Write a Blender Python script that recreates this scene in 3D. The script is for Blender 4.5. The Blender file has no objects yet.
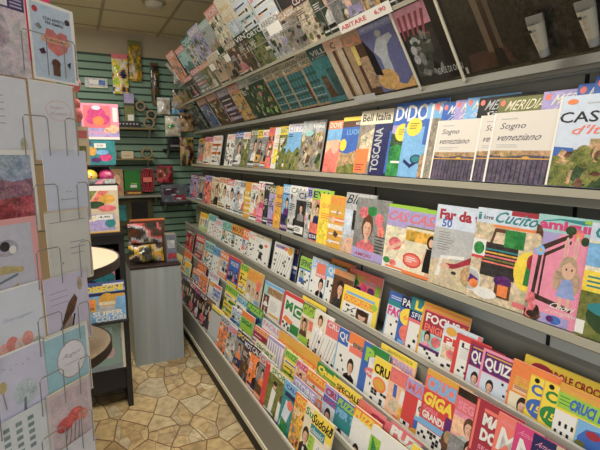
import bpy, math, random
from mathutils import Matrix, Vector, noise
SC = bpy.context.scene
COL = SC.collection
PI = math.pi
rng = random.Random(7)

# ---------------------------------------------------------------- colours
PAL = {
 'white':(236,234,228),'cream':(236,224,192),'grey':(140,140,138),'silver':(188,190,190),'black':(24,22,24),
 'brown':(98,62,40),'tan':(186,150,104),'beige':(214,194,160),'yellow':(248,216,30),'gold':(226,166,34),'orange':(240,122,28),
 'red':(214,36,34),'crimson':(168,20,52),'salmon':(240,112,92),'pink':(240,140,170),'magenta':(214,34,120),
 'purple':(96,34,112),'lilac':(172,158,212),'navy':(30,36,92),'blue':(38,98,186),'sky':(116,178,226),
 'teal':(36,136,142),'green':(34,136,62),'lime':(156,204,48),'olive':(118,122,54),'skin':(228,180,150),'hair':(52,34,26),
 'rose':(226,104,112),'mint':(158,208,206),'stone':(150,140,124),'forest':(46,74,40),'ice':(208,220,236),'paper':(240,238,230),
 'darkteal':(44,92,92),'plum':(70,40,60),'charcoal':(52,50,50),'peach':(244,190,150)}
def s2l(c):
    c = c/255.0
    return c/12.92 if c <= .04045 else ((c+.055)/1.055)**2.4
def rgb(c):
    if isinstance(c, str): c = PAL[c]
    return tuple(s2l(v) for v in c[:3])

# ---------------------------------------------------------------- materials
def new_mat(name):
    m = bpy.data.materials.new(name); m.use_nodes = True
    nt = m.node_tree; nt.nodes.clear()
    out = nt.nodes.new('ShaderNodeOutputMaterial'); b = nt.nodes.new('ShaderNodeBsdfPrincipled')
    nt.links.new(b.outputs[0], out.inputs[0])
    return m, nt, b
def nd(nt, t, **kw):
    n = nt.nodes.new(t)
    for k, v in kw.items(): setattr(n, k, v)
    return n
def simple(name, col, rough=.5, metal=0., var=.06, scale=14., bump=0., coat=0., spec=.5):
    m, nt, b = new_mat(name)
    tc = nd(nt, 'ShaderNodeTexCoord'); nz = nd(nt, 'ShaderNodeTexNoise')
    nz.inputs['Scale'].default_value = scale; nz.inputs['Detail'].default_value = 4
    nt.links.new(tc.outputs['Object'], nz.inputs['Vector'])
    mx = nd(nt, 'ShaderNodeMix', data_type='RGBA')
    c = rgb(col)
    mx.inputs[6].default_value = tuple(v*(1-var) for v in c)+(1,)
    mx.inputs[7].default_value = tuple(min(1, v*(1+var)) for v in c)+(1,)
    nt.links.new(nz.outputs[0], mx.inputs[0]); nt.links.new(mx.outputs[2], b.inputs['Base Color'])
    b.inputs['Roughness'].default_value = rough; b.inputs['Metallic'].default_value = metal
    b.inputs['Coat Weight'].default_value = coat; b.inputs['Specular IOR Level'].default_value = spec
    if bump:
        bp = nd(nt, 'ShaderNodeBump'); bp.inputs['Strength'].default_value = bump; bp.inputs['Distance'].default_value = .002
        nt.links.new(nz.outputs[0], bp.inputs['Height']); nt.links.new(bp.outputs[0], b.inputs['Normal'])
    return m
def print_mat(name, rough=.38, coat=.15, sat=.92, val=1.):
    """printed paper: flat inks from the colour attribute, mottled like a photograph where alpha is 1"""
    m, nt, b = new_mat(name)
    at = nd(nt, 'ShaderNodeVertexColor', layer_name='ink')
    tc = nd(nt, 'ShaderNodeTexCoord'); oi = nd(nt, 'ShaderNodeObjectInfo')
    mu = nd(nt, 'ShaderNodeMath', operation='MULTIPLY'); mu.inputs[1].default_value = 37.
    nt.links.new(oi.outputs['Random'], mu.inputs[0])
    va = nd(nt, 'ShaderNodeVectorMath', operation='ADD')
    nt.links.new(tc.outputs['Object'], va.inputs[0]); nt.links.new(mu.outputs[0], va.inputs[1])
    acc = at.outputs['Color']
    for sc, st, chroma in ((24., .75, .22), (70., .8, .3), (190., .7, .1)):
        nz = nd(nt, 'ShaderNodeTexNoise'); nz.inputs['Scale'].default_value = sc; nz.inputs['Detail'].default_value = 3
        nt.links.new(va.outputs[0], nz.inputs['Vector'])
        sb = nd(nt, 'ShaderNodeVectorMath', operation='SUBTRACT'); sb.inputs[1].default_value = (.5, .5, .5)
        lum = nd(nt, 'ShaderNodeMix', data_type='RGBA'); lum.inputs[0].default_value = chroma
        nt.links.new(nz.outputs[0], lum.inputs[6]); nt.links.new(nz.outputs['Color'], lum.inputs[7])
        nt.links.new(lum.outputs[2], sb.inputs[0])
        ml = nd(nt, 'ShaderNodeMath', operation='MULTIPLY'); ml.inputs[1].default_value = st*2.6
        nt.links.new(at.outputs['Alpha'], ml.inputs[0])
        # photograph mottling is proportional to the ink so darks stay dark
        pr = nd(nt, 'ShaderNodeVectorMath', operation='MULTIPLY')
        ba = nd(nt, 'ShaderNodeVectorMath', operation='ADD'); ba.inputs[1].default_value = (.03, .03, .03)
        nt.links.new(at.outputs['Color'], ba.inputs[0])
        nt.links.new(sb.outputs[0], pr.inputs[0]); nt.links.new(ba.outputs[0], pr.inputs[1])
        scn = nd(nt, 'ShaderNodeVectorMath', operation='SCALE')
        nt.links.new(pr.outputs[0], scn.inputs[0]); nt.links.new(ml.outputs[0], scn.inputs['Scale'])
        ad = nd(nt, 'ShaderNodeVectorMath', operation='ADD')
        nt.links.new(acc, ad.inputs[0]); nt.links.new(scn.outputs[0], ad.inputs[1]); acc = ad.outputs[0]
    mx = nd(nt, 'ShaderNodeVectorMath', operation='MAXIMUM'); mx.inputs[1].default_value = (.004, .004, .004)
    nt.links.new(acc, mx.inputs[0])
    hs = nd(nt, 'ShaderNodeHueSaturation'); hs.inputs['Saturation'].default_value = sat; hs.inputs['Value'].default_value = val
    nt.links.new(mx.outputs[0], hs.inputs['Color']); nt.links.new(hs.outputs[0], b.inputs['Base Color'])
    b.inputs['Roughness'].default_value = rough; b.inputs['Coat Weight'].default_value = coat
    b.inputs['Coat Roughness'].default_value = .25
    return m
M = {}
M['print'] = print_mat('printed_cover')
M['sleeved_dim'] = print_mat('sleeved_dim_cover', .3, .5, .78, .74)  # film haze, plus the canopy's dimness put into saturation and value
M['card'] = print_mat('printed_card', .55, 0.)
M['paper'] = simple('page_paper', (232,228,216), .8, var=.05, scale=60)
M['metal'] = simple('grey_enamel', (150,149,138), .45, var=.04, scale=6)
M['metal_lifted'] = simple('lifted_grey_enamel', (186,189,184), .5, var=.05, scale=6)  # enamel grey lightened in place of bounce light under the lowest shelf
M['trim'] = simple('pale_trim', (216,210,188), .4, var=.05)
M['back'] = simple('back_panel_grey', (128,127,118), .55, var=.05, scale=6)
M['edge'] = simple('shelf_edge_enamel', (176,172,154), .4, var=.04, scale=6)
M['lip'] = simple('clear_lip_plastic', (186,184,172), .25, var=.05, coat=.4)
M['plinth'] = simple('plinth_dark', (34,30,26), .7)
M['slot'] = simple('slot_black', (18,18,18), .8)
M['wire'] = simple('wire_steel', (132,130,126), .4, metal=.3)
M['black'] = simple('black_laminate', (30,27,27), .5)
M['cream'] = simple('cream_laminate', (208,190,160), .45, var=.04)
M['rim'] = simple('dark_brown_edging', (44,32,26), .5)
M['board'] = simple('canopy_board', (104,98,84), .7, var=.1)
M['pink'] = simple('pink_board', (226,70,120), .5)
M['tape'] = simple('tape_roll', (150,130,96), .5)
M['tapecore'] = simple('tape_core', (58,44,34), .6)
M['wood'] = simple('shelf_wood', (126,112,74), .6, var=.15)
M['plaster'] = simple('plaster', (186,174,148), .85, var=.05, scale=4, bump=.2)
M['wallp'] = simple('wall_paint', (190,182,164), .85, var=.04, scale=3)
M['tile'] = simple('ceiling_tile', (226,214,182), .9, var=.06, scale=30, bump=.3)
M['tbar'] = simple('ceiling_bar', (176,164,138), .6)
M['green'] = simple('slat_green', (124,156,136), .55, var=.06)
M['greend'] = simple('slat_groove', (58,80,70), .7)
M['plush'] = simple('pink_plush', (232,138,140), .9, var=.15, scale=80, bump=.6)
M['lampw'] = simple('lamp_white', (220,214,196), .4)
# wood-grain grey laminate
m, nt, b = new_mat('grey_woodgrain')
tc = nd(nt,'ShaderNodeTexCoord'); mp = nd(nt,'ShaderNodeMapping'); mp.inputs['Scale'].default_value = (16,16,.8)
nz = nd(nt,'ShaderNodeTexNoise'); nz.inputs['Scale'].default_value = 1.; nz.inputs['Detail'].default_value = 6
rp = nd(nt,'ShaderNodeValToRGB'); rp.color_ramp.elements[0].color = rgb((146,154,157))+(1,); rp.color_ramp.elements[1].color = rgb((170,177,178))+(1,)
rp.color_ramp.elements[0].position=.3; rp.color_ramp.elements[1].position=.7
nt.links.new(tc.outputs['Object'], mp.inputs[0]); nt.links.new(mp.outputs[0], nz.inputs['Vector']); nt.links.new(nz.outputs[0], rp.inputs[0]); nt.links.new(rp.outputs[0], b.inputs['Base Color'])
b.inputs['Roughness'].default_value = .5; M['greywood'] = m
# crazy paving
m, nt, b = new_mat('crazy_paving')
tc = nd(nt,'ShaderNodeTexCoord'); wz = nd(nt,'ShaderNodeTexNoise'); wz.inputs['Scale'].default_value = 3.2
mp = nd(nt,'ShaderNodeMapping'); mp.inputs['Rotation'].default_value=(0,0,.5); mp.inputs['Scale'].default_value=(1.35,.85,1.)
nt.links.new(tc.outputs['Object'], mp.inputs[0])
ws = nd(nt,'ShaderNodeVectorMath',operation='SCALE'); ws.inputs['Scale'].default_value=.045
wa = nd(nt,'ShaderNodeVectorMath',operation='ADD')
nt.links.new(mp.outputs[0], wz.inputs['Vector']); nt.links.new(wz.outputs['Color'], ws.inputs[0]); nt.links.new(mp.outputs[0], wa.inputs[0]); nt.links.new(ws.outputs[0], wa.inputs[1])
def cells(scale):
    r=[]
    for ft in ('DISTANCE_TO_EDGE','F1'):
        v=nd(nt,'ShaderNodeTexVoronoi',feature=ft,voronoi_dimensions='2D'); v.inputs['Scale'].default_value=scale; v.inputs['Randomness'].default_value=1.
        nt.links.new(wa.outputs[0], v.inputs['Vector']); r.append(v)
    return r
veA,vcA=cells(5.9); veB,vcB=cells(11.)
sA=nd(nt,'ShaderNodeSeparateColor'); nt.links.new(vcA.outputs['Color'], sA.inputs[0])
gt=nd(nt,'ShaderNodeMath',operation='GREATER_THAN'); gt.inputs[1].default_value=.7; nt.links.new(sA.outputs[1], gt.inputs[0])
mxc=nd(nt,'ShaderNodeMix',data_type='RGBA'); nt.links.new(gt.outputs[0],mxc.inputs[0]); nt.links.new(vcA.outputs['Color'],mxc.inputs[6]); nt.links.new(vcB.outputs['Color'],mxc.inputs[7])
half=nd(nt,'ShaderNodeMath',operation='MULTIPLY'); half.inputs[1].default_value=1.15; nt.links.new(veB.outputs[0],half.inputs[0])
big=nd(nt,'ShaderNodeMath',operation='MULTIPLY'); big.inputs[1].default_value=.8; nt.links.new(veA.outputs[0],big.inputs[0])
mn=nd(nt,'ShaderNodeMath',operation='MINIMUM'); nt.links.new(big.outputs[0],mn.inputs[0]); nt.links.new(half.outputs[0],mn.inputs[1])
mxe=nd(nt,'ShaderNodeMix',data_type='FLOAT'); nt.links.new(gt.outputs[0],mxe.inputs[0]); nt.links.new(big.outputs[0],mxe.inputs[2]); nt.links.new(mn.outputs[0],mxe.inputs[3])
sp = nd(nt,'ShaderNodeSeparateColor'); nt.links.new(mxc.outputs[2], sp.inputs[0])
rc = nd(nt,'ShaderNodeValToRGB'); cr=rc.color_ramp; cr.interpolation='LINEAR'
cr.elements[0].color=rgb((176,148,104))+(1,); cr.elements[1].color=rgb((224,206,168))+(1,)
for p,c in ((.25,(204,178,130)),(.45,(186,164,128)),(.65,(216,190,140)),(.85,(200,184,150))):
    e=cr.elements.new(p); e.color=rgb(c)+(1,)
nt.links.new(sp.outputs[0], rc.inputs[0])
n2 = nd(nt,'ShaderNodeTexNoise'); n2.inputs['Scale'].default_value=22; n2.inputs['Detail'].default_value=6; nt.links.new(tc.outputs['Object'], n2.inputs['Vector'])
r2 = nd(nt,'ShaderNodeValToRGB'); r2.color_ramp.elements[0].position=.3; r2.color_ramp.elements[0].color=(.5,.48,.44,1); r2.color_ramp.elements[1].position=.6; r2.color_ramp.elements[1].color=(1,1,1,1)
nt.links.new(n2.outputs[0], r2.inputs[0])
mm = nd(nt,'ShaderNodeMix',data_type='RGBA',blend_type='MULTIPLY'); mm.inputs[0].default_value=.8
nt.links.new(rc.outputs[0], mm.inputs[6]); nt.links.new(r2.outputs[0], mm.inputs[7])
rg = nd(nt,'ShaderNodeValToRGB'); rg.color_ramp.elements[0].position=.006; rg.color_ramp.elements[0].color=(0,0,0,1); rg.color_ramp.elements[1].position=.026; rg.color_ramp.elements[1].color=(1,1,1,1)
nt.links.new(mxe.outputs[0], rg.inputs[0])
mg = nd(nt,'ShaderNodeMix',data_type='RGBA'); mg.inputs[6].default_value=rgb((104,72,46))+(1,)
nt.links.new(rg.outputs[0], mg.inputs[0]); nt.links.new(mm.outputs[2], mg.inputs[7]); nt.links.new(mg.outputs[2], b.inputs['Base Color'])
b.inputs['Roughness'].default_value=.42
bp = nd(nt,'ShaderNodeBump'); bp.inputs['Strength'].default_value=.35; bp.inputs['Distance'].default_value=.003
nt.links.new(rg.outputs[0], bp.inputs['Height']); nt.links.new(bp.outputs[0], b.inputs['Normal']); M['floor']=m
# foil film
m, nt, b = new_mat('shiny_film'); at = nd(nt,'ShaderNodeVertexColor',layer_name='ink')
tc = nd(nt,'ShaderNodeTexCoord'); nz = nd(nt,'ShaderNodeTexNoise'); nz.inputs['Scale'].default_value=26; nz.inputs['Detail'].default_value=4
nt.links.new(tc.outputs['Object'], nz.inputs['Vector'])
mx = nd(nt,'ShaderNodeMix',data_type='RGBA',blend_type='OVERLAY'); mx.inputs[0].default_value=.8
nt.links.new(at.outputs['Color'], mx.inputs[6]); nt.links.new(nz.outputs[0], mx.inputs[7]); nt.links.new(mx.outputs[2], b.inputs['Base Color'])
bp = nd(nt,'ShaderNodeBump'); bp.inputs['Strength'].default_value=.7; bp.inputs['Distance'].default_value=.01
nt.links.new(nz.outputs[0], bp.inputs['Height']); nt.links.new(bp.outputs[0], b.inputs['Normal'])
b.inputs['Roughness'].default_value=.22; b.inputs['Coat Weight'].default_value=.6; M['film']=m
m, nt, b = new_mat('clear_pane'); b.inputs['Base Color'].default_value=(.8,.95,1,1); b.inputs['Transmission Weight'].default_value=.0
b.inputs['Alpha'].default_value=.18; b.inputs['Roughness'].default_value=.05; M['pane']=m

# ---------------------------------------------------------------- mesh helpers
class MB:
    """collects polygons (with ink colour) into ONE mesh"""
    def __init__(s): s.v=[]; s.f=[]; s.c=[]
    def poly(s, pts, col='white', photo=0.):
        i=len(s.v); s.v += [tuple(p) for p in pts]; s.f.append(tuple(range(i,i+len(pts)))); s.c.append(rgb(col)+(photo,))
    def raw(s, verts, faces, col, photo=0.):
        i=len(s.v); s.v += [tuple(p) for p in verts]; c=rgb(col)+(photo,)
        for f in faces: s.f.append(tuple(i+k for k in f)); s.c.append(c)
    def box(s, x0,y0,z0,x1,y1,z1, col='white', photo=0.):
        V=[(x,y,z) for z in (z0,z1) for y in (y0,y1) for x in (x0,x1)]
        s.raw(V, [(0,2,3,1),(4,5,7,6),(0,1,5,4),(2,6,7,3),(0,4,6,2),(1,3,7,5)], col, photo)
    def tube(s, pts, r, col='grey', n=8, close=False):
        pts=[Vector(p) for p in pts]; rings=[]
        N=len(pts)
        for i,p in enumerate(pts):
            a=pts[i-1] if i else p; b=pts[i+1] if i<N-1 else p
            t=(b-a).normalized(); up=Vector((0,0,1)) if abs(t.z)<.9 else Vector((1,0,0))
            x=t.cross(up).normalized(); y=t.cross(x)
            rr = r[i] if isinstance(r,(list,tuple)) else r
            rings.append([p+(x*math.cos(2*PI*k/n)+y*math.sin(2*PI*k/n))*rr for k in range(n)])
        V=[q for R_ in rings for q in R_]; F=[]
        for i in range(N-1):
            for k in range(n):
                F.append((i*n+k, i*n+(k+1)%n, (i+1)*n+(k+1)%n, (i+1)*n+k))
        F.append(tuple(range(n-1,-1,-1))); F.append(tuple((N-1)*n+k for k in range(n)))
        s.raw(V,F,col)
    def lathe(s, prof, cx, cy, n=40, col='white', axis='z', z0=0.):
        V=[]; F=[]
        for (r,z) in prof:
            for k in range(n):
                a=2*PI*k/n
                V.append((cx+r*math.cos(a), cy+r*math.sin(a), z0+z) if axis=='z' else (cx+r*math.cos(a), cy+z, z0+r*math.sin(a)))
        for i in range(len(prof)-1):
            for k in range(n): F.append((i*n+k, i*n+(k+1)%n, (i+1)*n+(k+1)%n, (i+1)*n+k))
        s.raw(V,F,col)
    def ball(s, c, r, col='white', n=12, m=8, photo=0.):
        r = (r,r,r) if not isinstance(r,(tuple,list)) else r
        V=[];F=[]
        for i in range(m+1):
            t=PI*i/m
            for k in range(n):
                a=2*PI*k/n; V.append((c[0]+r[0]*math.sin(t)*math.cos(a), c[1]+r[1]*math.sin(t)*math.sin(a), c[2]+r[2]*math.cos(t)))
        for i in range(m):
            for k in range(n): F.append((i*n+k,(i+1)*n+k,(i+1)*n+(k+1)%n,i*n+(k+1)%n))
        s.raw(V,F,col,photo)
    def prism(s, prof, y0, y1, col='grey'):
        """closed (x,z) profile swept along y"""
        n=len(prof); V=[(x,y0,z) for x,z in prof]+[(x,y1,z) for x,z in prof]
        F=[(i,(i+1)%n,n+(i+1)%n,n+i) for i in range(n)]+[tuple(range(n-1,-1,-1)),tuple(range(n,2*n))]
        s.raw(V,F,col)
    def build(s, name, mat, parent=None, mw=None, smooth=False):
        me=bpy.data.meshes.new(name); me.from_pydata(s.v,[],s.f)
        at=me.color_attributes.new('ink','FLOAT_COLOR','CORNER')
        buf=[]
        for f,c in zip(s.f,s.c): buf += list(c)*len(f)
        at.data.foreach_set('color',buf)
        me.materials.append(M[mat] if isinstance(mat,str) else mat)
        if smooth: me.polygons.foreach_set('use_smooth',[True]*len(s.f))
        me.update()
        o=bpy.data.objects.new(name,me); COL.objects.link(o)
        if parent: o.parent=parent
        if mw is not None: o.matrix_world=mw
        return o
def tag(o, label=None, cat=None, group=None, kind=None):
    if label: o['label']=label
    if cat: o['category']=cat
    if group: o['group']=group
    if kind: o['kind']=kind
    return o
def thing(name, label, cat, group=None, mw=None, loc=None):
    o=bpy.data.objects.new(name,None); o.empty_display_size=.05; COL.objects.link(o)
    if mw is not None: o.matrix_world=mw
    if loc is not None: o.location=loc
    return tag(o,label,cat,group)
def struct(name, mb, mat):
    return tag(mb.build(name,mat), kind='structure')

# ---------------------------------------------------------------- lettering
TC={}
def glyphs(txt, bold=.02):
    k=(txt,bold)
    if k not in TC:
        cu=bpy.data.curves.new('lettering','FONT'); cu.body=txt; cu.offset=bold; cu.resolution_u=2
        ob=bpy.data.objects.new('lettering',cu); COL.objects.link(ob)
        ev=ob.evaluated_get(bpy.context.evaluated_depsgraph_get()); me=ev.to_mesh()
        V=[(v.co.x,v.co.y) for v in me.vertices]; F=[tuple(p.vertices) for p in me.polygons]
        ev.to_mesh_clear(); COL.objects.unlink(ob); bpy.data.objects.remove(ob); bpy.data.curves.remove(cu)
        x0=min(v[0] for v in V); x1=max(v[0] for v in V); y0=min(v[1] for v in V); y1=max(v[1] for v in V)
        TC[k]=([((v[0]-x0)/(x1-x0),(v[1]-y0)/(y1-y0)) for v in V],F)
    return TC[k]

# ---------------------------------------------------------------- cover art
# primitives in the cover's own unit square (0,0)=bottom left, (1,1)=top right
def R_(x,y,w,h,c,ph=0.): return ('r',x,y,w,h,c,ph)
def E_(x,y,rx,ry,c,ph=0.): return ('e',x,y,rx,ry,c,ph)
def T_(x,y,w,h,t,c,sh=0.,b=.02): return ('t',x,y,w,h,t,c,sh,b)
def P_(pts,c,ph=0.): return ('p',pts,c,ph)
def person(x,y,s,hair,cloth,skin='skin',asp=1.35):
    """head and shoulders printed on a cover; s = head height; asp = page height/width"""
    w=s*asp*.72
    return [E_(x,y+s*.12,w*.62,s*.66,hair), P_([(x-w*1.15,y-s*1.6),(x-w*1.0,y-s*.85),(x-w*.3,y-s*.55),(x+w*.3,y-s*.55),(x+w*1.0,y-s*.85),(x+w*1.15,y-s*1.6)],cloth,.5),
            R_(x-w*.18,y-s*.72,w*.36,s*.4,skin), E_(x,y,w*.44,s*.5,skin), P_([(x-w*.46,y+s*.12),(x-w*.3,y+s*.56),(x+w*.3,y+s*.6),(x+w*.48,y+s*.1),(x+w*.2,y+s*.34),(x-w*.2,y+s*.36)],hair),
            P_([(x,y-s*.45),(x+w*.3,y-s*.3),(x+w*.42,y),(x+w*.36,y+s*.3),(x+w*.16,y+s*.1)],(206,152,122)),R_(x-w*.26,y+s*.03,w*.17,s*.045,(120,80,62)),R_(x+w*.09,y+s*.03,w*.17,s*.045,(110,72,56)),R_(x-w*.04,y-s*.14,w*.1,s*.04,(190,134,106)),R_(x-w*.13,y-s*.28,w*.26,s*.055,(196,96,96))]
def lines(x,y,w,n,c,r,dy=.04,h=.016):
    out=[]
    for i in range(n): out.append(R_(x,y-i*dy,w*r.uniform(.55,1),h,c))
    return out
MUTE=['stone','beige','tan','brown','olive','grey','silver','cream','charcoal','peach','forest','ice','rose','plum']
def busy(r,n,x=.04,y=.04,w=.92,h=.74,cols=None,ph=.6):
    """small picture details"""
    o=[]
    for i in range(n):
        cx=x+w*r.random(); cy=y+h*r.random(); a=r.uniform(.03,.13); b=r.uniform(.02,.09); c=r.choice(cols or MUTE)
        if r.random()<.5: o.append(P_([(cx-a,cy-b*r.random()),(cx+a*.3,cy-b),(cx+a,cy+b*r.random()),(cx-a*.4,cy+b)],c,ph))
        else: o.append(E_(cx,cy,a*.7,b,c,ph))
    return o
def crossgrid(x,y,w,h,n,m,r,fill=.3,c='black'):
    out=[]
    for i in range(n):
        for j in range(m):
            if r.random()<fill: out.append(R_(x+w*i/n,y+h*j/m,w/n*.9,h/m*.9,c))
    return out
def emit(mb, prims, w, h, z0=.0002, dz=.00012):
    z=z0; dz=min(dz,.0006/max(1,len(prims)))
    for p in prims:
        z+=dz
        k=p[0]
        if k=='r':
            _,x,y,a,b_,c,ph=p; x1=min(1,x+a); y1=min(1,y+b_); x=max(0,x); y=max(0,y)
            if x1<=x or y1<=y: continue
            mb.poly([(x*w,y*h,z),(x1*w,y*h,z),(x1*w,y1*h,z),(x*w,y1*h,z)],c,ph)
        elif k=='e':
            _,x,y,rx,ry,c,ph=p; n=16
            pts=[(min(1,max(0,x+rx*math.cos(2*PI*i/n)))*w, min(1,max(0,y+ry*math.sin(2*PI*i/n)))*h, z) for i in range(n)]
            mb.poly(pts,c,ph)
        elif k=='p':
            mb.poly([(min(1,max(0,a))*w,min(1,max(0,b_))*h,z) for a,b_ in p[1]],p[2],p[3])
        elif k=='v':   # lettering running up the page
            _,x,y,a,b_,t,c=p; V,F=glyphs(t,.02)
            mb.raw([((x+a-a*v)*w,(y+b_*u)*h,z) for u,v in V],F,c)
        elif k=='t':
            _,x,y,a,b_,t,c,sh,bd=p; V,F=glyphs(t,bd)
            mb.raw([((x+a*(u+sh*(v-.5)))*w,(y+b_*v)*h,z) for u,v in V],F,c)
def contrast(c):
    q=PAL[c] if isinstance(c,str) else c
    return 'black' if sum(q)>430 else 'white'
def style(kind, bg, mast, tcol, title, r, asp=1.35, acc=None):
    """generic cover in one of a few editorial styles"""
    acc=acc or r.choice(['red','yellow','blue','magenta','orange','green','navy'])
    o=[]
    if kind=='face':       # portrait magazine
        o+= [R_(0,0,1,1,bg,.8)]+busy(r,9,cols=[bg,acc,'stone','grey','beige','charcoal'])
        o+= person(r.uniform(.5,.66),r.uniform(.5,.58),r.uniform(.24,.3),r.choice(['hair','brown','tan','black']),r.choice([acc,'black','white','navy','rose']),asp=asp)
        o+= [R_(0,.82,1,.18,mast)] if mast!=bg else []
        o+= lines(.05,.6,.32,4,contrast(bg),r); o+= [R_(.05,.12,.5,.05,acc),R_(.05,.06,.7,.035,contrast(bg))]
        o+= [T_(.06,.84,.88,.12,title,tcol)]
    elif kind=='duo':      # gossip weekly, several panels
        o+= [R_(0,0,1,1,bg,.6),R_(.02,.36,.56,.42,r.choice(['sky','beige','grey','peach']),.7)]+busy(r,10)
        o+= person(.32,.6,.16,'hair',acc,asp=asp)+person(.74,.46,.2,'brown',r.choice(['black','navy','white']),asp=asp)
        o+= [R_(0,.02,.6,.13,acc),T_(.04,.05,.5,.07,r.choice(['LOVE','ESTATE','AMORI','NOVITA']),'white'),R_(0,.8,1,.2,mast),T_(.05,.83,.9,.13,title,tcol)]
        o+= lines(.6,.24,.36,4,contrast(bg),r)
    elif kind=='grid':     # puzzle magazine, white crossword with black squares
        o+= [R_(0,0,1,1,'white')]
        o+= crossgrid(.08,.04,.84,.5,8,7,r,.22)
        o+= [R_(.06,.3,.36,.3,r.choice(['sky','peach','beige','mint']),.5)]+[q for q in person(.24,.47,.16,'hair',acc,asp=asp)]
        o+= [R_(0,.66,1,.34,mast),T_(.06,.72,.88,.2,title,tcol),R_(0,.62,1,.04,acc)]
    elif kind=='dots':     # join-the-clues puzzle, scattered black squares and one slim band
        o+= [R_(0,0,1,1,'white')]
        q=[(.2+.12*i,.1+.08*((i*3)%5)) for i in range(6)]
        o+= [R_(x,y,.07,.05,'black') for x,y in q]+crossgrid(.1,.36,.8,.24,7,4,r,.16)
        o+= [R_(0,.68,1,.32,mast),T_(.06,.74,.88,.19,title,tcol),R_(0,0,.05,.68,acc)]
    elif kind=='panel':    # rows of portrait panels under a frame
        o+= [R_(0,0,1,1,mast),R_(.05,.05,.9,.68,bg,.4)]
        for i in range(3):
            o+= [R_(.08+.29*i,.3,.26,.4,r.choice(['sky','peach','beige','lilac','mint']),.4)]+[q for q in person(.21+.29*i,.54,.13,r.choice(['hair','brown','tan']),r.choice(['black','white',acc]),asp=asp)]
        o+= [T_(.08,.8,.84,.14,title,tcol),R_(.08,.08,.84,.16,acc),T_(.12,.11,.6,.1,'GIOCHI',contrast(acc))]
    elif kind=='land':     # travel / nature picture
        o+= [R_(0,0,1,1,bg,.35),P_([(0,.0),(1,0),(1,.38),(.7,.5),(.45,.36),(.2,.46),(0,.32)],acc,1.),P_([(0,0),(1,0),(1,.2),(.5,.28),(0,.16)],r.choice(['forest','brown','olive']),1.)]+busy(r,12,h=.35,cols=[acc,'olive','stone','tan','forest'])
        o+= [R_(0,.82,1,.18,mast)] if mast!=bg else []
        o+= [T_(.06,.84,.88,.13,title,tcol)]+lines(.06,.76,.4,2,contrast(bg),r)
    elif kind=='still':    # objects, recipes, crafts, gardens
        o+= [R_(0,0,1,1,bg,1.)]
        o+= busy(r,34,cols=[acc,acc,bg,bg,'stone','beige','brown','olive','grey','cream','forest'],ph=.8)
        o+= [R_(0,.8,1,.2,mast),T_(.06,.83,.88,.13,title,tcol)]+lines(.05,.7,.4,3,contrast(bg),r)
    elif kind=='stripe':   # bands of type
        o+= [R_(0,0,1,1,bg)]
        for i in range(5): o+= [R_(0,.08+.14*i,1,.09,r.choice([acc,mast,'white',bg]),.3),R_(.08,.11+.14*i,r.uniform(.4,.8),.03,contrast(bg))]+busy(r,2,y=.08+.14*i,h=.06,ph=.4)
        o+= [R_(0,.8,1,.2,mast),T_(.06,.83,.88,.13,title,tcol)]
    elif kind=='plain':    # sober cover, small type
        o+= [R_(0,0,1,1,bg,.25),T_(.1,.72,.7,.09,title,tcol)]+lines(.1,.6,.6,3,tcol,r)+[R_(.1,.12,.8,.36,acc,1.)]
    return o
LOOK={'face':'with one portrait','duo':'with couple photos','grid':'with crossword and portrait','dots':'with scattered black squares','panel':'with portrait panels',
      'land':'with landscape picture','still':'with crowded still life','stripe':'with printed bands','plain':'with small type'}

# ---------------------------------------------------------------- a magazine
def frame(lean, yaw, roll=0.):
    a=math.radians(lean); b=math.radians(yaw)
    u0=Vector((0,-1,0)); v=Vector((math.sin(a),0,math.cos(a))); n0=u0.cross(v)
    u=u0*math.cos(b)-n0*math.sin(b); n=n0*math.cos(b)+u0*math.sin(b)
    m=Matrix((u,v,n)).transposed().to_4x4()
    return m @ Matrix.Rotation(roll,4,'Z')
def magazine(mw, w, h, t, prims, spine, label, group, name='magazine', cat='magazine', bent=0., mat='print'):
    root=thing(name,label,cat,group,mw)
    I=Matrix.Identity(4)
    pg=MB(); e=.0008; pg.box(.0004,e*1.2,-t+.0003,w-e,h-e,-.0003,'paper')
    o=pg.build('pages','paper',root); o.matrix_parent_inverse=I
    cv=MB(); cv.poly([(0,0,0),(w,0,0),(w,h,0),(0,h,0)],spine); cv.poly([(0,h,0),(0,h,-t),(0,0,-t),(0,0,0)],spine); cv.poly([(0,0,-t),(0,h,-t),(w,h,-t),(w,0,-t)],spine)
    emit(cv,prims,w,h)
    o=cv.build('cover',mat,root); o.matrix_parent_inverse=I
    return root
ORD={1:'first',2:'second',3:'third'}
def ordinal(n):
    if n==1: return 'nearest'
    if 10<=n%100<=20: s='th'
    else: s={1:'st',2:'nd',3:'rd'}.get(n%10,'th')
    return f'{n}{s} from right'

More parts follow.
